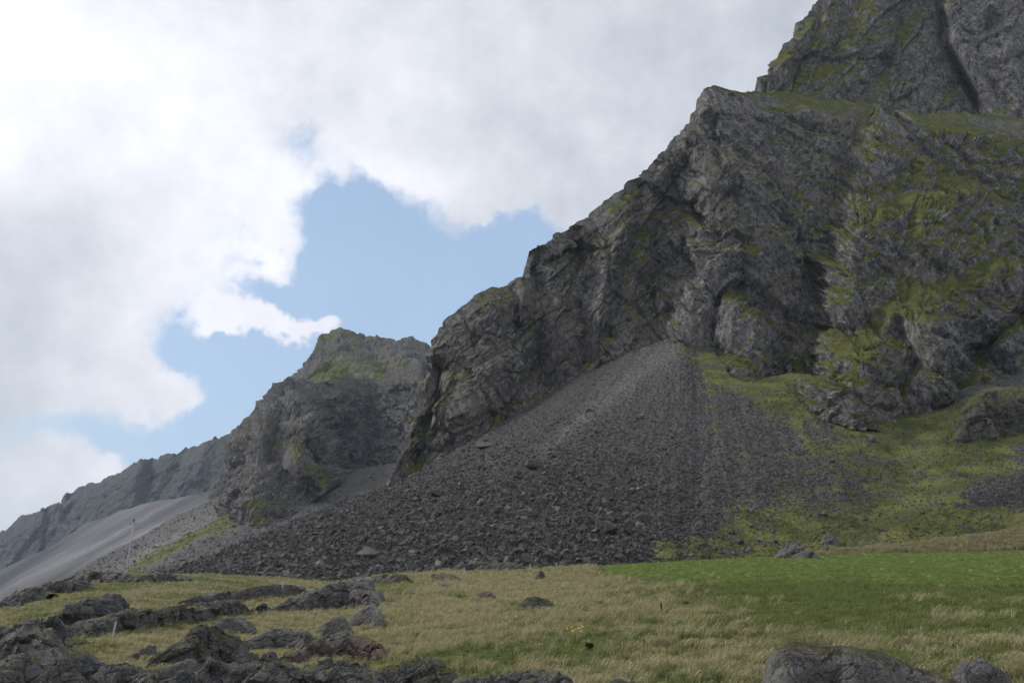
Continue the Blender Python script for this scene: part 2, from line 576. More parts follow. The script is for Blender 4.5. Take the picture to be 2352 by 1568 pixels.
# ------------------------------------------------------------------ main cliff
C_TOP = [(880, 1125), (890, 1110), (905, 1070), (930, 1020), (958, 950), (972, 920), (985, 880), (998, 835), (1003, 800), (1006, 780), (1015, 750), (1035, 726), (1080, 700), (1105, 680), (1130, 661), (1165, 650), (1190, 640), (1198, 605),
         (1206, 575), (1250, 551), (1310, 530), (1350, 506), (1380, 485), (1420, 455), (1450, 424), (1500, 385), (1540, 340), (1560, 313), (1590, 275), (1605, 240), (1625, 206), (1650, 198), (1680, 208), (1735, 213), (1800, 216), (1900, 227),
         (2000, 241), (2050, 262), (2120, 262), (2230, 262), (2352, 275), (2650, 290)]
C_BASE = sh(CREST, 85)
c_rows = [(C_BASE, [(x, y + 3) for x, y in CREST_Y]),
          (C_TOP, [(880, 231), (1000, 248), (1200, 262), (1400, 276), (1560, 290), (1650, 298), (1800, 318), (2050, 338), (2352, 345), (2650, 350)])]
c_feats = [
    # the gully between the central pillar and the right buttress, and the buttress itself
    ('gauss', [(1985, 320), (1945, 389), (1925, 479), (1904, 552), (1890, 630), (1880, 720), (1855, 770), (1845, 860)], 34, 8),
    ('step', [(1990, 300), (1960, 367), (1944, 432), (1927, 488), (1913, 552), (1896, 638), (1886, 720), (1872, 800), (1870, 880)], 18, -19, 330),
    # central pillar
    ('gauss', [(1635, 215), (1640, 300), (1648, 380), (1625, 470), (1614, 552), (1612, 640), (1600, 724), (1590, 790)], 42, -9),
    ('step', [(1605, 470), (1585, 560), (1580, 640), (1565, 720), (1555, 790)], 8, -8, 120),
    ('gauss', [(1560, 420), (1540, 520), (1530, 600), (1510, 690)], 50, 8),
    # gullies to the right of the pillar
    ('vee', [(1640, 290), (1650, 390), (1690, 470), (1720, 560)], 34, 7),
    ('vee', [(1690, 640), (1720, 690), (1766, 742), (1790, 800), (1800, 850)], 40, 6),
    ('vee', [(1760, 440), (1800, 520), (1850, 600), (1885, 680)], 26, 6),
    ('step', [(1700, 660), (1740, 740), (1760, 800), (1770, 880)], 16, 4, 90),
    # dark recess and left buttresses
    ('vee', [(1220, 590), (1235, 680), (1237, 760), (1238, 820), (1252, 880)], 40, 8),
    ('gauss', [(1115, 720), (1120, 800), (1110, 880), (1090, 960)], 70, -8),
    ('vee', [(1330, 560), (1350, 650), (1330, 740), (1345, 840)], 40, 7),
    ('vee', [(1470, 440), (1450, 560), (1420, 660), (1400, 780)], 30, 6),
    ('vee', [(1010, 850), (1020, 920), (990, 980), (960, 1060)], 26, 6),
    ('gauss', [(1430, 520), (1390, 640), (1370, 720)], 40, -5),
    ('step', [(1205, 580), (1195, 640), (1190, 700)], 8, -5, 90),
    # terraces of the right wall
    ('step', [(2352, 612), (2265, 634), (2179, 655), (2093, 685), (2045, 724), (2000, 790), (1960, 850)], 18, -8, 170),
    ('step', [(2352, 430), (2200, 450), (2080, 470), (1990, 500)], 16, -8, 130),
    ('vee', [(2060, 270), (2110, 330), (2200, 400), (2352, 470)], 26, 8),
    ('gauss', [(2130, 560), (2200, 600), (2290, 580)], 50, -6),
    ('gauss', [(2240, 780), (2270, 840), (2300, 870)], 34, 6),
    ('vee', [(2060, 760), (2110, 830), (2060, 900)], 30, 6),
    ('vee', [(2352, 720), (2290, 770), (2230, 830), (2200, 900)], 28, 7),
    ('gauss', [(2150, 770), (2150, 900)], 45, -6),
]
C = Slope(c_rows, 878, 2560, 2.5, 2.5, c_feats, back=(70, 60, 5), soften=False)
sk = ((1.0, 0.15, 0.42), (-0.2, 0.45, 0.1), (-0.12, 0.1, 0.36))
low = fbm(C.P0 @ np.array(sk).T / 34, 3, 3, ridged=True) * 2.6 + fbm(C.P0 @ np.array(((0.8, 0.1, 0.55), (-0.2, 0.9, 0.1), (-0.42, 0.1, 0.42))).T / 17, 3, 4, ridged=True) * 1.0
C.displace(low * (0.3 + 0.7 * smooth01(C.px, 880, 960)))
h1, cr1 = rock_relief(C, (52, 25, 11, 5.0, 2.4, 1.3), (3.6, 2.4, 1.5, 0.85, 0.46, 0.2), 11, sk)
sk2 = ((1.0, 0.1, -0.62), (-0.2, 0.45, 0.1), (0.25, 0.1, 0.36))
h2, cr2 = rock_relief(C, (44, 21, 9, 4.0, 2.0), (3.2, 2.1, 1.3, 0.75, 0.38), 61, sk2)
mixlr = smooth01(C.px + 60 * perlin(C.P0 / 40, 3), 1380, 1620)
edge_fade = smooth01(C.px, 880, 960)
ribs_r = slabs(C.P0, 0.86, 0.50, 17.0, 201, 0.35) * 0.22 + slabs(C.P0, 0.90, 0.44, 6.0, 211, 0.4) * 0.20
ribs_l = slabs(C.P0, -0.74, 0.67, 16.0, 221, 0.35) * 0.22 + slabs(C.P0, -0.70, 0.72, 5.6, 231, 0.4) * 0.20
topf = np.clip((np.arange(C.px.shape[0])[::-1, None] - C.nr) / 8.0, 0, 1)
hh = (h1 * (0.35 + 0.65 * mixlr) + h2 * (1.0 - 0.55 * mixlr) + ribs_r * mixlr + ribs_l * (1 - 0.8 * mixlr)) * (0.35 + 0.65 * edge_fade) * (0.70 + 0.30 * topf)
C.displace(hh)
nC = normals(blur(C.P, 2))
nzC = nC[..., 2] * np.sign(nC[..., 2].mean())
g_c = paint(C.px, C.py, [
    (2150, 480, 240, 150, 0, 0.34), (2250, 620, 160, 60, -12, 0.30), (2100, 700, 120, 50, -20, 0.2), (1950, 780, 90, 120, 0, 0.24), (2000, 860, 90, 60, 0, 0.2), (1720, 850, 90, 50, 0, 0.62),
    (1740, 730, 40, 90, -20, 0.30), (1850, 230, 200, 30, 5, 0.40), (1690, 270, 60, 60, 0, 0.12), (1500, 500, 120, 50, -55, 0.20), (1440, 620, 70, 40, -50, 0.14), (1020, 930, 60, 60, 0, 0.25), (950, 1030, 50, 60, 0, 0.34),
    (1100, 960, 80, 40, 0, 0.26), (2200, 340, 160, 60, 0, 0.2), (1360, 560, 60, 30, -40, 0.15), (2300, 700, 120, 40, 0, 0.2), (2250, 900, 120, 30, 0, 0.35), (1600, 660, 60, 130, 0, -0.2), (1130, 780, 120, 90, 0, -0.12), (2150, 840, 70, 80, 0, -0.2),
    (1240, 640, 60, 60, 0, -0.12), (1700, 560, 120, 120, 0, 0.02), (1960, 560, 30, 120, 0, -0.16)])
mossC = -0.27 + 0.95 * smooth01(nzC, 0.12, 0.85) + g_c + 0.16 * fbm(C.P / 20, 3, 5)
toneC = (0.80 + 0.20 * cr1) * (1 + 0.16 * fbm(C.P / 16, 3, 9)) + paint(C.px, C.py, [(1605, 700, 45, 110, 0, 0.30), (1640, 240, 40, 40, 0, 0.28), (1960, 460, 40, 110, 12, 0.15), (1120, 830, 90, 60, 0, 0.08)])  # most paler blobs paint light on left-facing faces into the rock tone
C.build('mountain', M_CLIFF, {'moss': mossC, 'tone': toneC}, kind='structure', label='steep grey cliff with mossy ledges rising above the scree')

# ------------------------------------------------------------------ upper wall behind the shoulder
D_TOP = [(1700, 330), (1738, 232), (1745, 205), (1748, 182), (1770, 160), (1793, 137), (1800, 110), (1830, 80), (1855, 50), (1866, 24), (1885, 0), (1960, -80), (2060, -150), (2352, -270), (2650, -330)]
D_BASE = [(1700, 330), (2650, 330)]
d_feats = [
    ('step', [(2160, -60), (2168, 20), (2176, 100), (2225, 180), (2262, 250), (2300, 300)], 14, -18, 260),
    ('vee', [(2158, -60), (2165, 20), (2172, 100), (2218, 184), (2255, 255)], 18, 10),
    ('vee', [(1880, 20), (1850, 120), (1800, 220)], 20, 4),
    ('vee', [(2270, 60), (2250, 140), (2300, 240)], 34, 6),
    ('gauss', [(2000, 60), (1960, 140), (1900, 210)], 40, -4),
    ('vee', [(2100, 0), (2060, 90), (2010, 180), (1990, 250)], 26, 5),
]
Dm = Slope([(D_BASE, [(1700, 330), (1900, 350), (2650, 362)]), (D_TOP, [(1700, 332), (1760, 360), (1900, 400), (2352, 440), (2650, 450)])], 1702, 2560, 2.7, 2.7, d_feats, back=(80, 60, 4))
Dm.displace(fbm(Dm.P0 @ np.array(sk).T / 30, 5, 33, ridged=True) * 5.0)
h1, cr1 = rock_relief(Dm, (46, 22, 10, 4.6, 2.2), (4.6, 2.8, 1.5, 0.8, 0.42), 81, sk2)
h2, _ = rock_relief(Dm, (8, 3), (1.0, 0.4), 91, sk)
Dm.displace(h1 * 0.8 + h2 * 0.7 + slabs(Dm.P0, -0.66, 0.75, 15.0, 241, 0.35) * 0.24 + slabs(Dm.P0, -0.6, 0.8, 5.5, 251) * 0.2)
nD = normals(blur(Dm.P, 2))
nzD = nD[..., 2] * np.sign(nD[..., 2].mean())
g_d = paint(Dm.px, Dm.py, [(1960, 90, 170, 90, -35, 0.36), (2080, 30, 60, 40, -30, 0.1), (1840, 180, 60, 40, 0, 0.2), (2100, 220, 120, 40, 0, 0.05), (2280, 120, 90, 160, 0, -0.4), (2120, 160, 60, 60, 0, -0.2), (1770, 180, 25, 40, 0, -0.3)])
Dm.build('mountain_upper_wall', M_CLIFF, {'moss': -0.10 + 0.95 * smooth01(nzD, 0.12, 0.85) + g_d + 0.18 * fbm(Dm.P / 18, 3, 6),
                                          'tone': (0.8 + 0.2 * cr1) * (1 + 0.16 * fbm(Dm.P / 16, 3, 9)) + paint(Dm.px, Dm.py, [(2260, 110, 70, 150, 0, 0.25)])},
         kind='structure', label='highest grey rock wall with grassy ribs behind the shoulder of the mountain')

# ------------------------------------------------------------------ second mountain: wet dark cliff below a grassy peak
B_TOP = [(490, 1180), (500, 1150), (512, 1105), (530, 1050), (548, 990), (572, 958), (600, 925), (640, 894), (668, 880), (720, 878), (800, 870), (850, 866), (900, 851), (960, 840), (1010, 828), (1080, 815)]
B_BASE = [(490, 1190), (500, 1168), (530, 1215), (545, 1245), (565, 1240), (640, 1205), (700, 1165), (760, 1120), (800, 1100), (850, 1090), (900, 1080), (950, 1055), (1080, 1020)]
b_feats = [
    ('gauss', [(850, 900), (850, 1000), (835, 1080)], 95, 36),
    ('step', [(752, 870), (752, 960), (770, 1000)], 12, 14, 170),
    ('gauss', [(700, 985), (745, 1050), (775, 1130)], 28, -44),
    ('step', [(730, 970), (775, 1030), (792, 1060), (800, 1110)], 8, 24, 70),
    ('step', [(645, 1060), (690, 1045), (745, 1110), (772, 1150)], 8, 20, 60),
    ('gauss', [(680, 1050), (730, 1120), (750, 1160)], 22, -30),
    ('gauss', [(600, 1000), (590, 1090), (560, 1200)], 36, -16),
    ('vee', [(660, 900), (640, 980), (620, 1060)], 26, 12),
    ('gauss', [(965, 850), (960, 900), (950, 980)], 24, -12),
    ('vee', [(985, 840), (990, 900)], 14, 14),
]
Bm = Slope([(B_BASE, [(490, 520), (512, 480), (530, 415), (548, 380), (640, 402), (700, 445), (760, 512), (850, 565), (1080, 575)]), (B_TOP, [(490, 525), (550, 560), (668, 600), (850, 640), (1080, 640)])], 492, 1070, 2.5, 2.5, b_feats, back=(60, 20, 3))
Bm.displace(fbm(Bm.P / 50, 4, 13, ridged=True) * 6.0)
h1, cr1 = rock_relief(Bm, (60, 28, 12, 5.5, 3), (5.0, 3.4, 2.0, 1.0, 0.5), 21, sk)
h2, _ = rock_relief(Bm, (30, 12, 5), (4.0, 2.2, 1.1), 31, sk2)
Bm.displace((h1 + h2) * 0.75 + slabs(Bm.P0, -0.70, 0.70, 26.0, 261, 0.35) * 0.24 + slabs(Bm.P0, -0.75, 0.65, 9.5, 271) * 0.24)
nB = normals(blur(Bm.P, 2))
nzB = nB[..., 2] * np.sign(nB[..., 2].mean())
g_b = paint(Bm.px, Bm.py, [(722, 1095, 60, 16, 50, 0.8), (640, 1020, 60, 40, 0, 0.14), (600, 1190, 50, 40, 0, 0.3), (840, 960, 110, 110, 0, -0.8), (930, 930, 40, 60, 0, 0.1), (930, 1040, 40, 30, 0, 0.2)])
wet = paint(Bm.px, Bm.py, [(845, 980, 90, 110, 0, 1.0)])
Bm.build('mountain_wet_cliff', M_CLIFF, {'moss': -0.42 + 0.8 * smooth01(nzB, 0.15, 0.85) + g_b + 0.16 * fbm(Bm.P / 40, 3, 5),
                                         'tone': (0.75 + 0.25 * cr1) * (0.80 + 0.16 * fbm(Bm.P / 30, 3, 9)) * (1 - 0.5 * np.clip(wet * (0.55 + 2.4 * fbm(Bm.P0 / np.array([10.0, 30.0, 34.0]), 3, 17)), 0, 1))},
         kind='structure', label='dark wet cliff with a deep alcove below the grassy peak')

P_TOP = [(560, 985), (600, 930), (650, 887), (690, 851), (715, 820), (728, 790), (741, 768), (765, 766), (785, 758), (830, 774), (880, 783), (905, 780), (940, 780), (970, 792), (1000, 806), (1080, 830)]
p_feats = [('step', [(742, 765), (735, 800), (720, 840), (690, 880)], 8, 30, 200), ('vee', [(830, 775), (870, 830), (900, 860)], 22, 14), ('gauss', [(770, 790), (830, 850)], 20, -10)]
Pk = Slope([([(560, 1010), (668, 915), (850, 900), (1080, 870)], [(560, 640), (1080, 690)]), (P_TOP, [(560, 760), (740, 820), (1080, 900)])], 562, 1070, 2.6, 2.6, p_feats, back=(120, 60, 3))
Pk.displace(fbm(Pk.P / 60, 4, 15, ridged=True) * 6.0)
h1, cr1 = rock_relief(Pk, (40, 18, 8), (5.0, 3.0, 1.6), 121, sk2)
Pk.displace(h1 * 0.8)
g_p = paint(Pk.px, Pk.py, [(800, 862, 160, 22, 0, 0.25), (690, 860, 30, 60, 40, -0.7), (950, 800, 120, 40, 0, -0.5)])
Pk.build('mountain_peak', M_CLIFF, {'moss': 0.58 + g_p + 0.9 * fbm(Pk.P / 16, 4, 5), 'tone': 0.7 + 0.2 * fbm(Pk.P / 30, 3, 9)}, kind='structure', label='pointed peak with olive grass slopes above the wet cliff')

# ------------------------------------------------------------------ far ridge
A_TOP = [(-250, 1330), (-60, 1260), (0, 1225), (18, 1210), (40, 1195), (62, 1176), (80, 1172), (105, 1168), (118, 1160), (138, 1157), (142, 1140), (152, 1132), (172, 1125), (190, 1115), (230, 1103), (262, 1088), (300, 1073), (330, 1060),
         (370, 1045), (412, 1034), (450, 1018), (490, 1005), (520, 1000), (550, 990), (600, 960), (680, 930)]
G_TOP = [(-250, 1390), (-50, 1330), (0, 1306), (100, 1262), (150, 1232), (200, 1200), (260, 1180), (330, 1158), (420, 1142), (530, 1112), (680, 1060)]
a_feats = [('step', [(105, 1165), (100, 1210), (85, 1260)], 5, 80, 90), ('gauss', [(320, 1070), (310, 1110), (300, 1160)], 16, -70),
           ('vee', [(350, 1055), (345, 1110), (335, 1160)], 20, 40), ('vee', [(430, 1030), (400, 1090), (370, 1145)], 24, 45), ('gauss', [(470, 1020), (450, 1090)], 20, -50), ('vee', [(160, 1140), (150, 1200)], 12, 50)]
Am = Slope([(sh(G_TOP, 14), [(-250, 2300), (0, 2200), (150, 1900), (330, 1700), (530, 1500), (680, 1450)]), (A_TOP, [(-250, 2500), (0, 2400), (140, 2150), (330, 1950), (530, 1700), (680, 1600)])], -240, 676, 2.4, 2.0, a_feats, back=(300, 120, 3))
Am.displace(fbm(Am.P / 120, 4, 43, ridged=True) * 9.0)
strat = perlin(np.stack([Am.P[..., 0] * 0.0006, Am.P[..., 1] * 0.0006, Am.P[..., 2] / 16.0 + 0.004 * Am.P[..., 0]], -1), 77)
h1, cr1 = rock_relief(Am, (150, 60, 26), (13, 7, 3.2), 141, ((1, 0.1, 0), (0, 1, 0), (0, 0, 0.55)))
Am.displace(h1 * 0.9 + strat * 5 + slabs(Am.P0, -0.25, 0.95, 34.0, 281) * 0.16 + fbm(Am.P0 / 40, 3, 283) * 5)
nA = normals(blur(Am.P, 2))
nzA = nA[..., 2] * np.sign(nA[..., 2].mean())
Am.build('mountain_far_ridge', M_FAR, {'moss': -0.32 + 0.65 * smooth01(nzA, 0.2, 0.9) + paint(Am.px, Am.py, [(400, 1080, 110, 40, -25, 0.2)]) + 0.2 * fbm(Am.P / 150, 3, 5), 'tone': 1.0 + 0.14 * strat + 0.15 * fbm(Am.P / 120, 3, 9)},
         kind='structure', label='long stepped ridge fading into the haze behind the pole')

# far scree below the ridge
Gs = Slope([([(-250, 1440), (680, 1440)], [(-250, 520), (300, 560), (680, 600)]), (G_TOP, [(-250, 2280), (0, 2180), (150, 1880), (330, 1680), (530, 1480), (680, 1430)])], -240, 676, 3.0, 3.0, (), back=(100, -20, 2))
ux = Gs.px + 0
uy = Gs.py + 0
across = (ux * 0.47 + uy * 0.88)                     # runs across the fall line of the gravel
st = perlin(np.stack([across / 26, (ux * 0.88 - uy * 0.47) / 420, across * 0], -1), 5) + 0.6 * perlin(np.stack([across / 9, (ux * 0.88 - uy * 0.47) / 260, across * 0], -1), 6)
Gs.displace(st * 5.0 + fbm(Gs.P / 90, 3, 8) * 5)
tG = 0.85 + 1.8 * st + paint(Gs.px, Gs.py, [(230, 1240, 190, 10, -27, 1.5), (330, 1222, 130, 8, -27, 1.2), (120, 1312, 200, 9, -27, 0.9), (190, 1225, 90, 7, -27, 0.8)])
Gs.build('far_scree_slope', M_SCREE_FAR, {'tone': np.clip(tG, 0.45, 3.0), 'moss': np.full(Gs.px.shape, -0.2), 'tan': np.zeros(Gs.px.shape)}, kind='structure', label='smooth grey gravel slope with pale streaks below the far ridge')

# ------------------------------------------------------------------ middle scree below the wet cliff
F_TOP = [(90, 1360), (164, 1324), (232, 1283), (320, 1234), (410, 1182), (480, 1148), (530, 1124), (600, 1108), (700, 1098), (760, 1096), (800, 1085), (850, 1073), (900, 1062), (960, 1040), (1080, 1000)]
Fs = Slope([([(90, 1400), (1080, 1360)], [(90, 300), (400, 270), (1080, 270)]), (F_TOP, [(90, 430), (232, 460), (410, 500), (530, 530), (640, 535), (850, 590), (1080, 590)])], 92, 1070, 2.6, 2.6, (), back=(60, 40, 3))
acr = Fs.px * 0.45 + Fs.py * 0.89
alo = Fs.px * 0.89 - Fs.py * 0.45
stF = perlin(np.stack([acr / 24, alo / 300, acr * 0], -1), 15)
Fs.displace(stF * 2.0 + fbm(Fs.P / 40, 4, 18) * 3.0)
v, c = facets(Fs.P / 3.0, 19)
Fs.displace(v * 0.8)
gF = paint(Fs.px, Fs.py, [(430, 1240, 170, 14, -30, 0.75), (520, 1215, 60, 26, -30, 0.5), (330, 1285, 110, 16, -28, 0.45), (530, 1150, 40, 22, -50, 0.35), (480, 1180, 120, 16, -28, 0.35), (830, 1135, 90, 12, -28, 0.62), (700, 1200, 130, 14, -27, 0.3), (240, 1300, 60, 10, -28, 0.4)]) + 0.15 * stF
Fs.build('middle_scree_slope', M_SCREE, {'tone': 1.15 + 0.35 * stF + paint(Fs.px, Fs.py, [(400, 1235, 190, 30, -28, 1.3), (720, 1150, 150, 10, -28, 0.35)]), 'moss': gF - 0.05, 'tan': np.zeros(Fs.px.shape)},  # the wide bright blob paints a sunlit strip into the stone tone
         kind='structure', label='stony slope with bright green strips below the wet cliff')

# ------------------------------------------------------------------ the big scree fan in front
e_rows = [(sh(EDGE, 16), [(x, y + 10) for x, y in EDGE_Y]), (CREST, CREST_Y)]
e_feats = [
    ('gauss', [(1560, 790), (1400, 930), (1200, 1080)], 60, -2.5), ('vee', [(1606, 810), (1600, 880), (1640, 930), (1640, 1000), (1610, 1080), (1590, 1180)], 30, 0.8), ('gauss', [(2080, 980), (2080, 1080), (2020, 1190)], 70, 3.5),
    ('gauss', [(2352, 1090), (2200, 1150), (2060, 1200)], 40, -3.0),
]
E = Slope(e_rows, 205, 2560, 2.7, 2.7, e_feats, back=(30, 26, 4), soften=False)
fan_a = np.arctan2(E.px - 1580, E.py - 640)
fan_w = fan_a + 0.05 * perlin(np.stack([E.px / 140, E.py / 140, E.py * 0], -1), 24)
st_e = perlin(np.stack([fan_w * 14, E.py / 260, E.py * 0], -1), 25) + 0.5 * perlin(np.stack([fan_w * 38, E.py / 110, E.py * 0], -1), 26)
E.displace(st_e * 0.4 + fbm(E.P / 22, 5, 28) * 1.8)
v1, c1 = facets(E.P / 2.6, 29)
v2, c2 = facets(E.P / 1.2, 39)
lowbig = smooth01(E.py, 900, 1250) * smooth01(1700 - E.px, 0, 300)
E.displace(v1 * (0.22 + 0.40 * lowbig) + v2 * 0.20)
# rocky knoll at the edge of the fan
kn = paint(E.px, E.py, [(2270, 935, 70, 34, -10, 1.0), (2340, 900, 60, 30, 0, 0.7)])
v3, c3 = facets(E.P / 5.0, 49)
E.displace(kn * 4)
mossE = paint(E.px, E.py, [
    (1610, 800, 45, 22, 10, 0.75), (1700, 870, 120, 34, 18, 0.85), (1625, 900, 20, 60, 5, 0.25), (1640, 990, 14, 80, 0, 0.25), (1605, 1100, 18, 70, 12, 0.16), (1780, 1060, 120, 110, 0, 0.08), (1810, 868, 70, 22, 0, 0.9), (1880, 900, 60, 30, 20, 0.5),
    (1960, 950, 110, 36, 10, 0.75), (2150, 1000, 170, 90, 0, 0.62), (2130, 1130, 150, 70, 0, 0.45), (2300, 1060, 110, 60, 0, 0.25), (2250, 1200, 260, 36, -5, 0.75), (1900, 1230, 320, 40, -4, 0.75), (1640, 1265, 180, 26, -4, 0.62), (1750, 1180, 150, 40, 0, 0.34),
    (2050, 1180, 160, 40, 0, 0.30), (1950, 1040, 80, 50, 0, 0.12), (2352, 960, 110, 40, -20, 0.45), (700, 1210, 150, 12, -27, 0.24), (1500, 1120, 200, 40, -30, 0.06), (1390, 1060, 180, 20, -34, 0.06), (1840, 1000, 60, 130, -8, 0.16), (1720, 1080, 40, 140, 10, 0.20), (1930, 1120, 70, 120, -10, 0.18), (1780, 940, 60, 60, 0, 0.14),
    (2352, 1120, 140, 28, -25, -0.6), (2200, 1170, 160, 20, -25, -0.35), (560, 1300, 250, 16, -8, 0.2)])
sm = 0.08 + 0.10 * smooth01(E.px, 1600, 1800) + 0.34 * fbm(E.P / 9, 5, 51) + 0.14 * st_e
mossE = np.clip(mossE, -0.6, 0.52) + sm + 0.34 * fbm(E.P / np.array([5.0, 5.0, 3.0]), 3, 53)
tanE = smooth01(paint(E.px, E.py, [(2352, 1238, 250, 26, -4, 1.0), (2120, 1258, 170, 9, -4, 0.9), (1960, 1268, 110, 6, -3, 0.8)]), 0.35, 0.7)
mossE = mossE + tanE * 1.2
toneE = 0.92 + 0.30 * st_e + paint(E.px, E.py, [(1420, 900, 190, 16, -40, 0.36), (1270, 1010, 140, 14, -36, 0.34), (1540, 800, 50, 30, -30, 0.35), (1480, 860, 120, 40, -40, 0.22), (1620, 1050, 26, 120, 5, 0.2), (1720, 1000, 120, 120, 0, 0.0), (2300, 1130, 120, 30, -25, 0.25)])
E.build('scree_slope', M_SCREE, {'tone': np.clip(toneE, 0.4, 2.0), 'moss': mossE, 'tan': tanE}, kind='structure', label='broad fan of dark grey rubble below the main cliff, grassy towards its edge')

# ------------------------------------------------------------------ meadow
mx = np.arange(-260, 2620, 3.2)
NYM = 330
ex, eY = curve(EDGE, mx), curve(EDGE_Y, mx)
s_ = np.linspace(0, 1, NYM)[:, None]
near = 21.0
Ym = near * (eY / near) ** s_
zn = W(mx, np.full(mx.shape, 1648.0), np.full(mx.shape, near))[:, 2]
ze = W(mx, ex, eY)[:, 2]
f_ = (Ym - near) / (eY - near)
zm = zn + (ze - zn) * (f_ ** 0.95)
Xm = CAM[0] + ray(mx, np.full(mx.shape, 1400.0))[:, 0] * Ym * K
Pm = np.stack([Xm, Ym * K + 0 * Xm, zm], -1)
bkm = [Pm[-1] + np.array([0, 6.0 * j, -0.9 * j - 0.12 * j * j]) for j in range(1, 8)]
Pm = np.concatenate([Pm, np.stack(bkm)])


def to_view(P):
    v = P - CAM
    fwd = v[..., 1] * math.cos(PITCH) + v[..., 2] * math.sin(PITCH)
    up = -v[..., 1] * math.sin(PITCH) + v[..., 2] * math.cos(PITCH)
    return (512 + FPX * v[..., 0] / fwd) * 2352 / 1024, (341 - FPX * up / fwd) * 2352 / 1024


hx, hy = to_view(Pm)
Q = np.stack([Pm[..., 0], Pm[..., 1], 0 * Pm[..., 0]], -1)
fedge = 14 * fbm(np.stack([hx / 60, hy / 14, 0 * hx], -1), 3, 66)
field = smooth01(paint(hx, hy + fedge, [(1900, 1292, 480, 52, 0, 1.0), (2330, 1300, 300, 60, 0, 0.8), (1540, 1308, 200, 36, 0, 0.55)]), 0.44, 0.70)   # the mown green field
hum = fbm(Q / np.array([2.6, 2.0, 1]), 4, 61) * 1.0 + fbm(Q / np.array([14, 11, 1]), 3, 62) * 0.9
dist_fade = smooth01(Pm[..., 1], 24 * K, 40 * K)
Pm[..., 2] += hum * (1 - 0.8 * field) * (0.55 + 0.0 * dist_fade)
Pm[..., 2] += paint(hx, hy, [(480, 1345, 190, 22, 0, 0.9), (900, 1350, 70, 24, 0, 0.9), (1120, 1520, 200, 24, 0, 0.35)])
lush = 0.5 + 0.5 * fbm(Q / np.array([9, 7, 1]), 4, 63) * 1.6 + paint(hx, hy, [(1250, 1380, 420, 50, 0, -0.30), (1500, 1420, 250, 40, 0, 0.15), (2000, 1400, 420, 70, 0, 0.30), (420, 1355, 260, 26, 0, 0.20), (650, 1420, 260, 50, 0, -0.10), (1150, 1525, 260, 26, 0, 0.20), (900, 1360, 60, 26, 0, 0.25),
                                                                              (2050, 1352, 560, 30, 0, 0.34), (1700, 1370, 300, 30, 0, 0.15), (740, 1394, 45, 8, 0, 0.8), (1190, 1400, 40, 10, 0, 0.7), (1060, 1376, 40, 6, 0, 0.6), (450, 1470, 160, 40, 0, -0.08), (1500, 1550, 250, 26, 0, -0.12)])
lush = np.clip(lush, 0, 1) * (1 - field) + field * 1.25


def grass_ground():
    m = bpy.data.materials.new('meadow_turf')
    m.use_nodes = True
    n = NT(m.node_tree)
    pos = n.node('ShaderNodeNewGeometry').outputs['Position']
    st = n.vm('MULTIPLY', pos, (0.6, 1.0, 1.0))
    f1 = n.noise(st, 1.6, 6, 0.7)
    f2 = n.noise(st, 9.0, 4, 0.7)
    g = n.attr('lush')
    g2 = n.m('ADD', g, n.m('MULTIPLY', n.m('SUBTRACT', f1, 0.5), 1.0))
    tan = n.mix(f2, (0.14, 0.125, 0.065), (0.28, 0.25, 0.145))
    grn = n.mix(f2, (0.045, 0.065, 0.015), (0.10, 0.125, 0.035))
    fld = n.mix(f2, (0.095, 0.135, 0.030), (0.15, 0.195, 0.052))
    col = n.mix(n.step(g2, 0.35, 0.75), tan, grn)
    col = n.mix(n.step(g, 0.95, 1.15), col, fld)
    b = n.bump(n.m('ADD', f1, f2), 0.8, 0.25)
    p = n.node('ShaderNodeBsdfPrincipled', {'Base Color': col, 'Roughness': 0.95, 'Normal': b})
    p.inputs['Specular IOR Level'].default_value = 0.15
    n.node('ShaderNodeOutputMaterial', {'Surface': p.outputs[0]})
    return m


M_TURF = grass_ground()
me = mesh_from('meadow', Pm, grid_faces(*Pm.shape[:2]), True)
set_attr(me, 'lush', lush)
add_obj('meadow', me, M_TURF, kind='structure', label='tussocky meadow of dry and green grass with a mown green field at the back')
BV = BVHTree.FromPolygons([Vector(v) for v in Pm.reshape(-1, 3)], grid_faces(*Pm.shape[:2]).tolist())


def ground_at(x, y):
    """the meadow point seen at a spot of the picture"""
    r = ray(x, y)
    hit = BV.ray_cast(Vector(CAM), Vector(r).normalized())
    return hit[0]


def ground_z(X, Y):
    h = BV.ray_cast(Vector((X, Y, 400)), Vector((0, 0, -1)))
    return h[0].z if h[0] else 0.0


E_V = E.P.reshape(-1, 3)
BVE = BVHTree.FromPolygons([Vector(v) for v in E_V], grid_faces(*E.px.shape).tolist())


def seen_at(x, y, bv):
    return bv.ray_cast(Vector(CAM), Vector(ray(x, y)).normalized())[0]


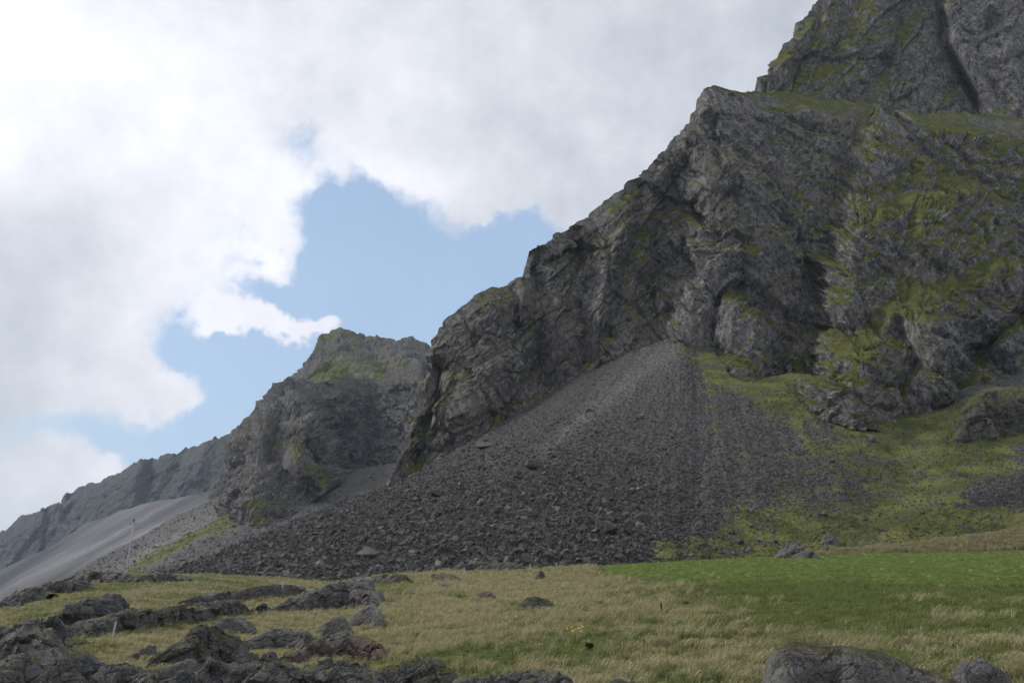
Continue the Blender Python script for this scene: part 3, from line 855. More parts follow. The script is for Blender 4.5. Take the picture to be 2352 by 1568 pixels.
# ------------------------------------------------------------------ rocks of the foreground
M_ROCK = rock_material('outcrop_rock', (0.040, 0.041, 0.045), (0.145, 0.143, 0.142), (0.108, 0.102, 0.096), moss=(0.075, 0.080, 0.018), moss2=(0.13, 0.12, 0.04), size=0.30, use_attr=False, moss_lo=0.66, moss_hi=0.80, lichen=0.55)
M_ROCK_BARE = rock_material('bare_boulder_rock', (0.062, 0.062, 0.064), (0.165, 0.161, 0.156), (0.130, 0.121, 0.110), moss=(0.09, 0.075, 0.018), moss2=(0.12, 0.09, 0.03), size=0.28, use_attr=False, moss_lo=0.76, moss_hi=0.84, lichen=0.35)
M_ROCK_RED = rock_material('reddish_rock', (0.055, 0.050, 0.050), (0.150, 0.132, 0.126), (0.150, 0.082, 0.068), size=0.30, use_attr=False, moss_lo=0.70, moss_hi=0.82, lichen=0.45)
M_ROCK_MOSS = rock_material('mossy_rock', (0.050, 0.050, 0.052), (0.145, 0.143, 0.140), (0.115, 0.108, 0.100), moss=(0.055, 0.062, 0.014), moss2=(0.10, 0.085, 0.02), size=0.30, use_attr=False, moss_lo=0.56, moss_hi=0.70, lichen=0.5)
FOOT = []      # plan outlines of the rocks, kept free of grass


def rock(name, label, cat, prof, base, mat, bv=None, thick=0.42, blocks=(0.60, 0.24, 0.09), amp=(0.12, 0.14, 0.14), seed=0, power=0.75, group=None, lean=0.0):
    """a rock whose outline is given as a profile of its top and the line where it meets the ground"""
    bv = bv or BV
    xs0, xs1 = prof[0][0], prof[-1][0]
    nu = int(np.clip((xs1 - xs0) / 2.3 * 1.1, 26, 260))
    xs = np.linspace(xs0, xs1, nu)
    top = curve(prof, xs)
    if not isinstance(base, list):
        base = [(xs0, base), (xs1, base)]
    bs = curve(base, xs)
    gp = [seen_at(x, b, bv) for x, b in zip(xs, bs)]
    ok = [g for g in gp if g is not None]
    gp = np.array([tuple(g) if g is not None else (np.nan,) * 3 for g in gp])
    for c in range(3):
        bad = np.isnan(gp[:, c])
        gp[bad, c] = np.interp(xs[bad], xs[~bad], gp[~bad, c])
    Yg = blur(gp[:, 1:2], 8)[:, 0] if nu > 30 else gp[:, 1]
    mpp = np.median(Yg) / FPX * 1024 / 2352           # metres per view unit
    width = (xs1 - xs0) * mpp
    hpx = np.clip(bs - top, 1.0, None)
    hmax = hpx.max()
    dep = np.clip(width * thick, 0.25, None) * np.sqrt(np.clip(hpx / hmax, 0.04, 1))
    Yc = Yg + dep
    ztop = CAM[2] + ray(xs, top)[:, 2] * Yc
    zb = gp[:, 2]
    h = np.clip(ztop - zb, 0.03, None)
    nphi = int(np.clip(hmax * 1.0 + dep.max() / mpp * 0.6, 26, 120))
    ph = np.linspace(-0.35, math.pi + 0.35, nphi)[:, None]
    sp = np.sign(np.sin(ph)) * np.abs(np.sin(ph)) ** power
    cp = np.sign(np.cos(ph)) * np.abs(np.cos(ph)) ** 0.9
    Yp = Yc - cp * dep
    X = ray(xs, bs)[:, 0] * Yc + 0 * Yp + lean * h * sp
    Z = zb + sp * h
    P = np.stack([X, Yp, Z], -1)
    N = normals(P)
    cen = np.array([X.mean(), Yp.mean(), Z.mean()])
    if np.mean(np.sum(N * (P - cen), -1)) < 0:
        N = -N
    sc = min(width, 3.0 * h.max())
    disp = fbm(P / (sc * 0.40), 4, seed + 5) * sc * 0.028
    for k, (b, a) in enumerate(zip(blocks, amp)):
        b = max(b * sc, 0.12)
        Qw = P @ np.array(((0.9, 0.2, 0.35), (-0.2, 1, 0.1), (-0.45, 0.1, 0.95))).T / b
        Qw = Qw + 0.3 * np.stack([perlin(Qw * 0.8 + j * 5.3, seed + 70 + j) for j in range(3)], -1)
        v, c = facets(Qw, seed + 9 * k, 1.1, 0.55)
        disp = disp + v * a * b - (1 - smooth01(c, 0, 0.12)) * a * b * 0.35
    disp = np.clip(disp, -0.30 * dep, 0.30 * dep)
    endf = np.clip(np.minimum(np.arange(nu), np.arange(nu)[::-1]) / 9.0, 0.05, 1)
    P = P + N * (disp * endf)[..., None]
    org = np.array([X.mean(), float(np.mean(Yc)), float(zb.min())])
    me = mesh_from(name, P - org, grid_faces(nphi, nu), False)
    o = add_obj(name, me, mat, label=label, cat=cat, group=group)
    o.location = org
    FOOT.append((X.min(), X.max(), X[0], Yc - dep * 0.9, Yc + dep * 0.9))
    return o


rock('rock_outcrop', 'upper of two big dark rocks at the left picture edge, flat bare face', 'rock', [(-130, 1450), (-60, 1424), (0, 1425), (50, 1419), (92, 1424), (112, 1440), (128, 1462), (142, 1490), (155, 1520)], [(-130, 1530), (155, 1535)], M_ROCK, seed=1, thick=0.30, power=0.55)
rock('rock_outcrop', 'lowest dark rock in the bottom left corner, lichen-speckled and cracked', 'rock', [(-160, 1540), (-60, 1512), (0, 1512), (40, 1500), (88, 1487), (140, 1500), (180, 1512), (208, 1532), (228, 1560), (240, 1590)], [(-160, 1625), (240, 1625)], M_ROCK, seed=2, thick=0.28, power=0.6)
rock('rock_outcrop', 'low brownish rock ledge with an arched top beside the bottom left rock', 'rock', [(205, 1570), (228, 1540), (248, 1528), (272, 1522), (300, 1528), (330, 1532), (370, 1530), (410, 1538), (440, 1565)], [(205, 1610), (440, 1610)], M_ROCK, seed=3, thick=0.25)
rock('rock_outcrop', 'jagged knob of grey rock behind the long banded outcrop', 'rock', [(105, 1440), (130, 1408), (155, 1398), (180, 1395), (205, 1384), (235, 1375), (262, 1374), (285, 1388), (320, 1398), (350, 1404)], [(105, 1450), (350, 1424)], M_ROCK, seed=4, thick=0.22, power=0.6)
rock('rock_outcrop', 'long banded rock outcrop behind the lone white post', 'rock', [(122, 1455), (160, 1434), (215, 1420), (280, 1411), (340, 1402), (400, 1396), (470, 1393), (520, 1386), (555, 1388), (575, 1400)], [(122, 1466), (200, 1462), (300, 1456), (400, 1442), (480, 1430), (575, 1406)], M_ROCK, seed=5, thick=0.16, power=0.5)
rock('flat_rock', 'long pale rock slab lying flat in the grass below the green mound', 'rock', [(395, 1388), (440, 1372), (500, 1360), (560, 1353), (620, 1349), (680, 1350), (722, 1360)], [(395, 1392), (470, 1384), (560, 1380), (640, 1370), (722, 1364)], M_ROCK_BARE, seed=6, thick=0.13, power=0.5, amp=(0.06, 0.12, 0.16))
rock('rock_outcrop', 'lowest crag on the skyline at the left picture edge', 'rock', [(-120, 1440), (-60, 1412), (-20, 1398), (8, 1386), (30, 1370), (52, 1354), (75, 1347), (98, 1352), (120, 1362)], [(-120, 1450), (0, 1394), (120, 1376)], M_ROCK, seed=7, thick=0.22)
rock('rock_outcrop', 'middle crag on the skyline between the lowest crag and the pole', 'rock', [(68, 1362), (92, 1346), (128, 1336), (160, 1330), (190, 1331), (215, 1340), (226, 1348)], [(68, 1370), (226, 1350)], M_ROCK, seed=8, thick=0.22)
rock('rock_outcrop', 'dark skyline crag at the foot of the utility pole', 'rock', [(140, 1334), (165, 1322), (200, 1317), (235, 1313), (270, 1313), (300, 1317), (322, 1327)], [(140, 1338), (322, 1334)], M_ROCK, seed=9, thick=0.16)
rock('rock_outcrop', 'small dark skyline crag just beyond the foot of the pole, nearer the mound', 'rock', [(308, 1331), (325, 1320), (350, 1315), (385, 1316), (415, 1322), (440, 1329)], [(308, 1336), (440, 1334)], M_ROCK, seed=10, thick=0.16)
rock('boulder', 'big tilted grey rock with a pale smooth top beside the bright moss', 'rock', [(632, 1398), (680, 1374), (720, 1356), (755, 1345), (785, 1334), (812, 1328), (835, 1327), (850, 1334), (862, 1350), (874, 1372), (888, 1392)], [(632, 1402), (760, 1397), (888, 1394)], M_ROCK_BARE, seed=11, thick=0.24, power=0.6, amp=(0.08, 0.14, 0.18))
rock('rock_outcrop', 'dark fractured rock under the lower end of the big tilted rock', 'rock', [(618, 1400), (640, 1386), (665, 1377), (700, 1373), (728, 1380), (745, 1394)], [(618, 1405), (745, 1402)], M_ROCK, seed=41, thick=0.2, power=0.6)
rock('flat_rock', 'flat pale slab between the long banded outcrop and the long pale slab', 'rock', [(345, 1404), (390, 1392), (440, 1384), (490, 1380), (530, 1378), (560, 1386)], [(345, 1408), (450, 1398), (560, 1391)], M_ROCK_BARE, seed=42, thick=0.16, power=0.5, amp=(0.06, 0.12, 0.16))
rock('flat_rock', 'thin slab in the grass just left of the white post by the mound', 'rock', [(560, 1352), (590, 1345), (630, 1341), (675, 1342), (700, 1349)], [(560, 1356), (700, 1353)], M_ROCK_BARE, seed=43, thick=0.14, power=0.5, amp=(0.06, 0.12, 0.16))
rock('rock_outcrop', 'broken mossy rock step beside the upper dark rock at the left edge', 'rock', [(120, 1478), (140, 1466), (165, 1462), (195, 1468), (215, 1480)], [(120, 1490), (215, 1488)], M_ROCK_MOSS, seed=44, thick=0.3)
rock('boulder', 'low grey rock with a mossy top just behind the big tilted rock', 'rock', [(838, 1334), (858, 1322), (880, 1317), (905, 1315), (928, 1320), (948, 1332)], [(838, 1338), (948, 1336)], M_ROCK_MOSS, seed=12, thick=0.25)
rock('boulder', 'small stacked grey boulder alone in pale grass above the rounded one', 'boulder', [(576, 1404), (582, 1393), (592, 1390), (604, 1386), (618, 1392), (625, 1404)], 1409, M_ROCK, seed=13, thick=0.4)
rock('boulder', 'rounded boulder with orange-brown moss on its crown, above the jagged outcrop', 'boulder', [(486, 1447), (492, 1430), (506, 1420), (528, 1415), (552, 1418), (572, 1427), (584, 1440), (588, 1450)], 1455, M_ROCK_BARE, seed=14, thick=0.4, power=0.6, amp=(0.04, 0.06, 0.10))
rock('rock_outcrop', 'jagged dark outcrop with moss patches in the lower left grass', 'rock', [(335, 1530), (360, 1508), (392, 1482), (420, 1466), (432, 1446), (455, 1437), (482, 1437), (505, 1446), (530, 1452), (548, 1466), (560, 1490), (566, 1518)], 1536, M_ROCK_MOSS, seed=15, thick=0.26, power=0.55)
rock('boulder', 'broad smooth grey rock between the jagged outcrop and the pair of boulders', 'rock', [(540, 1488), (565, 1470), (600, 1452), (632, 1439), (660, 1438), (690, 1447), (712, 1460), (730, 1480)], 1496, M_ROCK_BARE, seed=16, thick=0.28, power=0.6, amp=(0.07, 0.10, 0.14))
rock('boulder', 'lower and more pointed of the two smooth boulders in the pale grass', 'boulder', [(712, 1460), (728, 1442), (745, 1428), (762, 1416), (774, 1411), (788, 1417), (800, 1432), (810, 1450)], 1464, M_ROCK_BARE, seed=17, thick=0.4, power=0.6, amp=(0.05, 0.06, 0.10))
rock('boulder', 'taller dome of the two smooth boulders in the pale grass', 'boulder', [(800, 1438), (808, 1420), (820, 1402), (838, 1391), (856, 1389), (870, 1398), (879, 1412), (884, 1432)], 1444, M_ROCK_BARE, seed=18, thick=0.42, power=0.6, amp=(0.05, 0.06, 0.10))
rock('rock_outcrop', 'reddish-brown layered rock below the two smooth boulders', 'rock', [(695, 1492), (722, 1468), (750, 1457), (790, 1458), (825, 1462), (858, 1468), (878, 1482), (890, 1506)], 1516, M_ROCK_RED, seed=19, thick=0.28, power=0.55)
rock('flat_rock', 'small dark slab tilted in the grass left of the jagged outcrop', 'rock', [(290, 1516), (305, 1505), (322, 1496), (338, 1483), (352, 1480), (360, 1487), (356, 1500)], [(290, 1520), (356, 1508)], M_ROCK, seed=20, thick=0.3)
rock('stone_block', 'flat-topped angular block, leftmost of three below the smooth grey rock', 'stone', [(524, 1520), (532, 1502), (560, 1499), (588, 1499), (597, 1516)], 1528, M_ROCK, seed=21, thick=0.3, power=0.45)
rock('stone_block', 'pointed dark block in the middle of the three below the smooth grey rock', 'stone', [(594, 1524), (602, 1502), (620, 1493), (632, 1497), (638, 1516)], 1530, M_ROCK, seed=22, thick=0.4)
rock('stone_block', 'long pale-topped block with a rusty flank, rightmost of the three', 'stone', [(630, 1516), (650, 1502), (685, 1494), (702, 1494), (706, 1512)], 1524, M_ROCK_RED, seed=23, thick=0.3, power=0.5)
rock('rock_outcrop', 'crumbling greenish-grey rock face along the bottom edge below the three blocks', 'rock', [(325, 1570), (370, 1538), (420, 1518), (470, 1512), (515, 1522), (560, 1533), (620, 1532), (665, 1522), (720, 1528), (775, 1522), (820, 1526), (870, 1545), (905, 1572)], [(325, 1625), (905, 1625)], M_ROCK, seed=24, thick=0.12, power=0.6, amp=(0.20, 0.20, 0.18), blocks=(0.50, 0.20, 0.08))
rock('rock_outcrop', 'broken dark mossy rock at the bottom edge, next to the crumbling face', 'rock', [(850, 1570), (885, 1540), (930, 1522), (975, 1518), (1010, 1530), (1045, 1556), (1060, 1575)], [(850, 1612), (1060, 1612)], M_ROCK_MOSS, seed=25, thick=0.25, amp=(0.18, 0.2, 0.2))
rock('rock_outcrop', 'cracked grey rock at the bottom edge below the dark mossy hummock', 'rock', [(1030, 1575), (1060, 1554), (1110, 1548), (1160, 1541), (1220, 1537), (1260, 1540), (1290, 1552), (1325, 1576)], [(1030, 1620), (1325, 1620)], M_ROCK, seed=26, thick=0.22, power=0.6)
rock('boulder', 'tip of a small grey rock showing at the bottom edge in tan grass', 'rock', [(1378, 1580), (1395, 1564), (1425, 1558), (1450, 1562), (1475, 1580)], [(1378, 1615), (1475, 1615)], M_ROCK_MOSS, seed=27, thick=0.35)
rock('boulder', 'largest boulder, long and rounded with dark moss on top, at the bottom right', 'boulder', [(1764, 1600), (1768, 1570), (1776, 1535), (1788, 1508), (1806, 1490), (1838, 1481), (1890, 1481), (1950, 1483), (2005, 1491), (2055, 1506), (2110, 1526), (2165, 1542), (2205, 1560), (2240, 1590), (2260, 1615)], [(1764, 1640), (2260, 1640)], rock_material('foreground_boulder_rock', (0.062, 0.061, 0.062), (0.165, 0.160, 0.152), (0.135, 0.124, 0.110), moss=(0.035, 0.034, 0.012), moss2=(0.07, 0.062, 0.018), size=0.24, use_attr=False, moss_lo=0.66, moss_hi=0.74, lichen=0.5), seed=28, thick=0.22, power=0.5, amp=(0.03, 0.035, 0.05))
rock('boulder', 'flat grey slab split by a crack beside the largest boulder', 'rock', [(2195, 1560), (2212, 1530), (2235, 1517), (2262, 1513), (2290, 1522), (2318, 1542), (2340, 1570), (2352, 1595)], [(2195, 1625), (2352, 1625)], M_ROCK_BARE, seed=29, thick=0.3, power=0.55, amp=(0.06, 0.08, 0.10))
# stones in the far grass
rock('boulder', 'low reddish dome of rock in the tan grass in mid meadow', 'boulder', [(1086, 1374), (1095, 1363), (1108, 1357), (1124, 1357), (1136, 1364), (1144, 1374)], 1378, M_ROCK_RED, seed=30, thick=0.4, amp=(0.04, 0.06, 0.08))
rock('boulder', 'dark fractured rock with bright moss at its foot in mid meadow', 'rock', [(1192, 1392), (1204, 1374), (1225, 1369), (1250, 1370), (1268, 1380), (1274, 1394)], 1400, M_ROCK_MOSS, seed=31, thick=0.35)
rock('flat_rock', 'flat dark mossy rock beside the nearest fence post of the far row', 'rock', [(972, 1330), (990, 1320), (1015, 1316), (1040, 1318), (1058, 1327)], 1331, M_ROCK_MOSS, seed=32, thick=0.3)
rock('boulder', 'small upright dark boulder at the near edge of the mown field', 'boulder', [(1230, 1326), (1235, 1314), (1242, 1309), (1249, 1313), (1255, 1326)], 1329, M_ROCK_MOSS, seed=33, thick=0.45)
rock('boulder', 'tiny low grey stone dome below the flat dark rock', 'boulder', [(1004, 1344), (1014, 1338), (1026, 1338), (1036, 1345)], 1347, M_ROCK_BARE, seed=34, thick=0.4, amp=(0.04, 0.06, 0.08))
rock('rock_outcrop', 'low dark wall of rock along the toe of the scree behind the fence', 'rock', [(1035, 1306), (1055, 1293), (1090, 1288), (1130, 1290), (1170, 1288), (1198, 1294), (1212, 1306)], 1309, M_ROCK, seed=35, thick=0.12, power=0.5)
rock('boulder', 'pyramid-shaped boulder on the far edge of the mown field', 'boulder', [(1776, 1282), (1788, 1265), (1803, 1250), (1818, 1243), (1830, 1244), (1846, 1255), (1866, 1266), (1888, 1278)], 1281, M_ROCK_BARE, seed=36, thick=0.30, power=0.85)
rock('boulder', 'tall angular boulder standing on grass behind the pyramid-shaped one', 'boulder', [(1886, 1246), (1892, 1232), (1902, 1219), (1910, 1221), (1920, 1234), (1928, 1246)], 1250, M_ROCK_BARE, bv=BVE, seed=37, thick=0.4, power=0.8)
rock('rock_outcrop', 'rocky knoll with a mossy crest on the green slope at the right edge', 'rock', [(2180, 1012), (2205, 985), (2225, 955), (2240, 930), (2262, 905), (2290, 886), (2315, 898), (2345, 905), (2380, 912), (2420, 940), (2450, 985)], [(2180, 1016), (2300, 1000), (2450, 990)],
     rock_material('knoll_rock', (0.030, 0.030, 0.032), (0.150, 0.146, 0.140), (0.115, 0.105, 0.092), moss=(0.060, 0.070, 0.016), moss2=(0.105, 0.10, 0.026), size=1.0, use_attr=False, moss_lo=0.50, moss_hi=0.64), bv=BVE, seed=46, thick=0.2, blocks=(0.4, 0.16, 0.07), amp=(0.2, 0.25, 0.25), power=0.7)
rock('boulder', 'small bluish boulder just below the tall angular one', 'boulder', [(1884, 1264), (1890, 1254), (1900, 1251), (1910, 1255), (1916, 1264)], 1267, M_ROCK_BARE, bv=BVE, seed=38, thick=0.4)

# ------------------------------------------------------------------ boulders and rubble of the scree
def stone_material():
    m = bpy.data.materials.new('rubble_stone')
    m.use_nodes = True
    n = NT(m.node_tree)
    pos = n.node('ShaderNodeNewGeometry').outputs['Position']
    oi = n.node('ShaderNodeObjectInfo').outputs['Random']
    f = n.noise(pos, 1.4, 5, 0.7)
    t = n.m('MULTIPLY', n.attr('tone'), n.lin(oi, 0, 1, 0.8, 1.25))
    col = n.mix(n.step(f, 0.3, 0.72), (0.058, 0.056, 0.055), (0.135, 0.130, 0.124))
    col = n.vm('SCALE', col, t)
    nz = n.sep(n.node('ShaderNodeNewGeometry').outputs['Normal'])[2]
    ms = n.step(n.m('ADD', n.m('MULTIPLY', nz, 0.35), n.noise(pos, 0.5, 4, 0.6)), 0.88, 1.0)
    col = n.mix(ms, col, (0.09, 0.095, 0.028))
    p = n.node('ShaderNodeBsdfPrincipled', {'Base Color': col, 'Roughness': 0.9, 'Normal': n.bump(f, 0.5, 0.3)})
    p.inputs['Specular IOR Level'].default_value = 0.25
    n.node('ShaderNodeOutputMaterial', {'Surface': p.outputs[0]})
    return m


M_STONE = stone_material()
hulls = []
for k in range(12):
    bm = bmesh.new()
    ax = np.array([1.0, random.uniform(0.6, 0.95), random.uniform(0.45, 0.8)])
    pts = rng.normal(size=(17, 3))
    pts = pts / np.linalg.norm(pts, axis=1, keepdims=True) ** 0.85
    pts = np.sign(pts) * np.abs(pts) ** 0.8 * ax * 0.5
    for p in pts:
        bm.verts.new(p)
    r_ = bmesh.ops.convex_hull(bm, input=bm.verts[:])
    bmesh.ops.delete(bm, geom=list({g for g in r_['geom_interior'] + r_['geom_unused'] if isinstance(g, bmesh.types.BMVert)}), context='VERTS')
    bmesh.ops.bevel(bm, geom=bm.edges[:], offset=0.02, segments=1, affect='EDGES')
    me = bpy.data.meshes.new('scree_boulder')
    bm.to_mesh(me)
    bm.free()
    set_attr(me, 'tone', np.full(len(me.vertices), random.uniform(0.85, 1.2)))
    me.materials.append(M_STONE)
    hulls.append(me)


def boulder(p, size, label, group=None, squash=1.0):
    o = bpy.data.objects.new('scree_boulder', random.choice(hulls))
    COL.objects.link(o)
    o.location = (p[0], p[1], p[2] + size * 0.16)
    o.scale = (size, size * random.uniform(0.8, 1.1), size * squash)
    o.rotation_euler = (random.uniform(-0.4, 0.4), random.uniform(-0.4, 0.4), random.uniform(0, 6.28))
    o['label'] = label
    o['category'] = 'boulder'
    if group:
        o['group'] = group
    return o


for (x, y, wd, lab) in [
    (1355, 943, 26, 'large upright boulder near the pale streak high on the scree fan'), (1471, 961, 27, 'boulder with a sunlit face, right of the pale streak high on the fan'),
    (1112, 1028, 48, 'dark hulking boulder on the left crest of the scree fan'), (1009, 1138, 50, 'broad pale block in the rubble below the crest of the fan'),
    (1227, 1076, 48, 'long low block in the middle of the scree fan'), (1187, 1099, 27, 'upright block just below the long low block on the fan'),
    (1199, 1176, 27, 'brown-topped boulder beside a patch of moss low on the fan'), (1408, 1221, 58, 'long flat slab near the foot of the scree fan'),
    (738, 1302, 46, 'big rounded block at the left toe of the scree fan'), (843, 1278, 62, 'largest flat block low on the left of the scree fan'),
    (2003, 1011, 32, 'mossy block alone on the green slope below the right cliff'), (1980, 988, 24, 'dark boulder just above the mossy block on the green slope'),
    (1990, 943, 14, 'small grey block below the cliff foot, topmost on the green slope'), (1912, 1058, 15, 'pale boulder at the edge between rubble and green slope'),
    (2035, 1219, 15, 'rounded grey boulder of a pair low on the green slope'), (2057, 1215, 9, 'narrow dark stone next to the rounded boulder low on the slope'),
    (1985, 1193, 13, 'pair-forming grey stone higher up the green slope'), (2253, 1152, 15, 'pale boulder on the rubble tongue at the right'),
    (1590, 1277, 20, 'grey stone at the far edge of the mown field, left of the pyramid boulder'), (1720, 1262, 20, 'grey stone on moss halfway to the pyramid boulder'), (1640, 1200, 14, 'lone stone above the edge of the green strip')]:
    q = seen_at(x, y, BVE)
    if q is not None:
        boulder(q, wd * q.y / FPX * 1024 / 2352, lab, squash=0.9)

ny_e, nx_e = E.px.shape
ny_v = ny_e - E.nr
gridP = E.P


def on_scree(n, wfun):
    """random points of the fan, kept with the chance wfun gives them"""
    i = rng.integers(0, ny_v - 1, n * 4)
    j = rng.integers(0, nx_e - 1, n * 4)
    a, b = rng.random(n * 4)[:, None], rng.random(n * 4)[:, None]
    ok = rng.random(n * 4) < wfun(E.px[i, j], E.py[i, j], mossE[i, j])
    i, j, a, b = i[ok][:n], j[ok][:n], a[ok][:n], b[ok][:n]
    P = gridP[i, j] * (1 - a) * (1 - b) + gridP[i + 1, j] * a * (1 - b) + gridP[i, j + 1] * (1 - a) * b + gridP[i + 1, j + 1] * a * b
    return P, E.px[i, j], E.py[i, j]


def w_big(x, y, m):
    core = np.exp(-((x - 1050) / 450) ** 2) * smooth01(y, 1050, 1240)
    return np.clip(core * 1.0 + 0.10 * smooth01(y, 950, 1200), 0, 1) * (x < 2330) * (x > 420) * (y < 1310 + 0 * x)


Pb, bx, by = on_scree(262, w_big)
for p, x, y in zip(Pb, bx, by):
    sz = 0.85 + 1.5 * random.random() ** 2.4
    sz *= 0.75 + 0.35 * float(smooth01(np.array(y), 1050, 1280))
    boulder(p, sz, 'angular dark grey boulder lying among the rubble of the scree fan', 'boulders strewn over the scree')


def rubble(name, label, P, size, tone):
    """many small angular stones as one heap"""
    n = len(P)
    cube = np.array([(x, y, z) for z in (-1, 1) for y in (-1, 1) for x in (-1, 1)], float) * 0.5
    q = np.array([(0, 2, 3, 1), (4, 5, 7, 6), (0, 1, 5, 4), (2, 6, 7, 3), (0, 4, 6, 2), (1, 3, 7, 5)])
    V = cube[None] * (0.55 + 0.6 * rng.random((n, 8, 1))) + rng.normal(size=(n, 8, 3)) * 0.10
    V *= np.stack([np.ones(n), 0.6 + 0.4 * rng.random(n), 0.4 + 0.4 * rng.random(n)], -1)[:, None]
    qn = rng.normal(size=(n, 4))
    qn[:, 0] += 0.8
    qn /= np.linalg.norm(qn, axis=1, keepdims=True)
    a, b, c, d = qn.T
    Rm = np.stack([np.stack([1 - 2 * (c * c + d * d), 2 * (b * c - a * d), 2 * (b * d + a * c)], -1), np.stack([2 * (b * c + a * d), 1 - 2 * (b * b + d * d), 2 * (c * d - a * b)], -1),
                   np.stack([2 * (b * d - a * c), 2 * (c * d + a * b), 1 - 2 * (b * b + c * c)], -1)], 1)
    V = np.einsum('nij,nkj->nki', Rm, V) * size[:, None, None] + P[:, None] + np.array([0, 0, 0.12]) * size[:, None, None]
    F = (q[None] + 8 * np.arange(n)[:, None, None]).reshape(-1, 4)
    me = mesh_from(name, V, F, False)
    set_attr(me, 'tone', np.repeat(tone, 8))
    add_obj(name, me, M_STONE, kind='stuff', label=label)


def w_small(x, y, m):
    left = smooth01(1750 - x, 0, 400)
    low = smooth01(y, 820, 1200)
    return np.clip((0.25 + 0.75 * low * left + 0.45 * low * (1 - left)) * (1 - 0.86 * smooth01(m, 0.30, 0.70)), 0.02, 1) * (x > 330)


Ps, sx, sy = on_scree(76000, w_small)
lw = smooth01(sy, 880, 1230) * smooth01(1750 - sx, 0, 450)
size = (0.19 + 0.08 * lw) * np.clip(rng.random(len(Ps)) ** (-1 / 2.5), 1, 2.6 + 3.4 * lw)
strk = paint(sx, sy, [(1420, 900, 190, 16, -40, 0.5), (1270, 1010, 140, 14, -36, 0.5)])
tone = (0.62 + 0.85 * rng.random(len(Ps)) ** 1.8 + strk * 0.5) * np.where(rng.random(len(Ps)) < 0.02, 1.7, 1)
rubble('scree_rubble', 'countless small grey stones covering the scree fan', Ps, size, tone)
i = rng.integers(0, Fs.px.shape[0] - 6, 9000)
j = rng.integers(0, Fs.px.shape[1] - 1, 9000)
kp = rng.random(9000) < np.clip(1.0 - gF[i, j], 0.15, 1)
i, j = i[kp], j[kp]
sunny = paint(Fs.px[i, j], Fs.py[i, j], [(400, 1240, 190, 34, -28, 1.0)])  # stones along that strip get the sunlight painted into their own tone
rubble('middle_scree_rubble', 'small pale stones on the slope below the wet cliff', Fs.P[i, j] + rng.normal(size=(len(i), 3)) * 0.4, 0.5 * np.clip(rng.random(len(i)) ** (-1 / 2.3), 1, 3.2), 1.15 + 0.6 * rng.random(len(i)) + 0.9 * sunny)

# ------------------------------------------------------------------ grass
def grass_material():
    m = bpy.data.materials.new('grass_blades')
    m.use_nodes = True
    n = NT(m.node_tree)
    g = n.attr('gcol', 'INSTANCER')
    br = n.attr('gval', 'INSTANCER')
    bv = n.attr('bval')
    tan = n.mix(bv, (0.28, 0.252, 0.130), (0.55, 0.505, 0.315))
    grn = n.mix(bv, (0.125, 0.158, 0.044), (0.245, 0.275, 0.108))
    fld = n.mix(bv, (0.135, 0.182, 0.044), (0.215, 0.270, 0.090))
    col = n.mix(n.step(n.m('ADD', g, n.m('MULTIPLY', n.m('SUBTRACT', bv, 0.5), -0.25)), 0.38, 0.72), tan, grn)
    col = n.mix(n.step(g, 0.98, 1.15), col, fld)
    col = n.vm('SCALE', col, br)
    df = n.node('ShaderNodeBsdfDiffuse', {'Color': col})
    tr = n.node('ShaderNodeBsdfTranslucent', {'Color': col})
    mx = n.node('ShaderNodeMixShader', {0: 0.30, 1: df.outputs[0], 2: tr.outputs[0]})
    n.node('ShaderNodeOutputMaterial', {'Surface': mx.outputs[0]})
    return m


M_GRASS = grass_material()
protos = bpy.data.collections.new('grass_tuft_shapes')


def tuft(k, n, hgt, lean, spread, width):
    V, F, B = [], [], []
    for b in range(n):
        a = random.uniform(0, 6.283)
        r = spread * math.sqrt(random.random())
        x0, y0 = r * math.cos(a), r * math.sin(a)
        h = hgt * random.uniform(0.55, 1.1)
        dx = lean * random.uniform(0.3, 1.2) + random.gauss(0, 0.30)
        dy = random.gauss(0, 0.30)
        wa = random.uniform(0, 3.14)
        wx, wy = math.cos(wa) * width, math.sin(wa) * width * 0.6
        i0 = len(V)
        prof = ((0, 0, 1.0), (0.25, 0.62, 0.9), (0.65, 0.95, 0.65), (1.25, 0.92 - 0.25 * abs(dx), 0.0))
        bv = random.random()
        for t, z, ww in prof[:3]:
            V += [(x0 + dx * h * t - wx * ww, y0 + dy * h * t - wy * ww, z * h), (x0 + dx * h * t + wx * ww, y0 + dy * h * t + wy * ww, z * h)]
        t, z, ww = prof[3]
        V.append((x0 + dx * h * t, y0 + dy * h * t, z * h))
        F += [(i0, i0 + 1, i0 + 3), (i0, i0 + 3, i0 + 2), (i0 + 2, i0 + 3, i0 + 5), (i0 + 2, i0 + 5, i0 + 4), (i0 + 4, i0 + 5, i0 + 6)]
        B += [bv] * 7
    me = mesh_from('tuft_shape', V, F, True)
    set_attr(me, 'bval', B)
    me.materials.append(M_GRASS)
    o = bpy.data.objects.new('tuft_shape_%d' % k, me)
    protos.objects.link(o)


for k in range(4):
    tuft(k, 26, 0.50, 0.85, 0.16, 0.011)      # long dry grass combed over by the wind
for k in range(4, 6):
    tuft(k, 26, 0.34, 0.45, 0.16, 0.011)
for k in range(6, 8):
    tuft(k, 24, 0.20, 0.30, 0.22, 0.011)      # short field grass


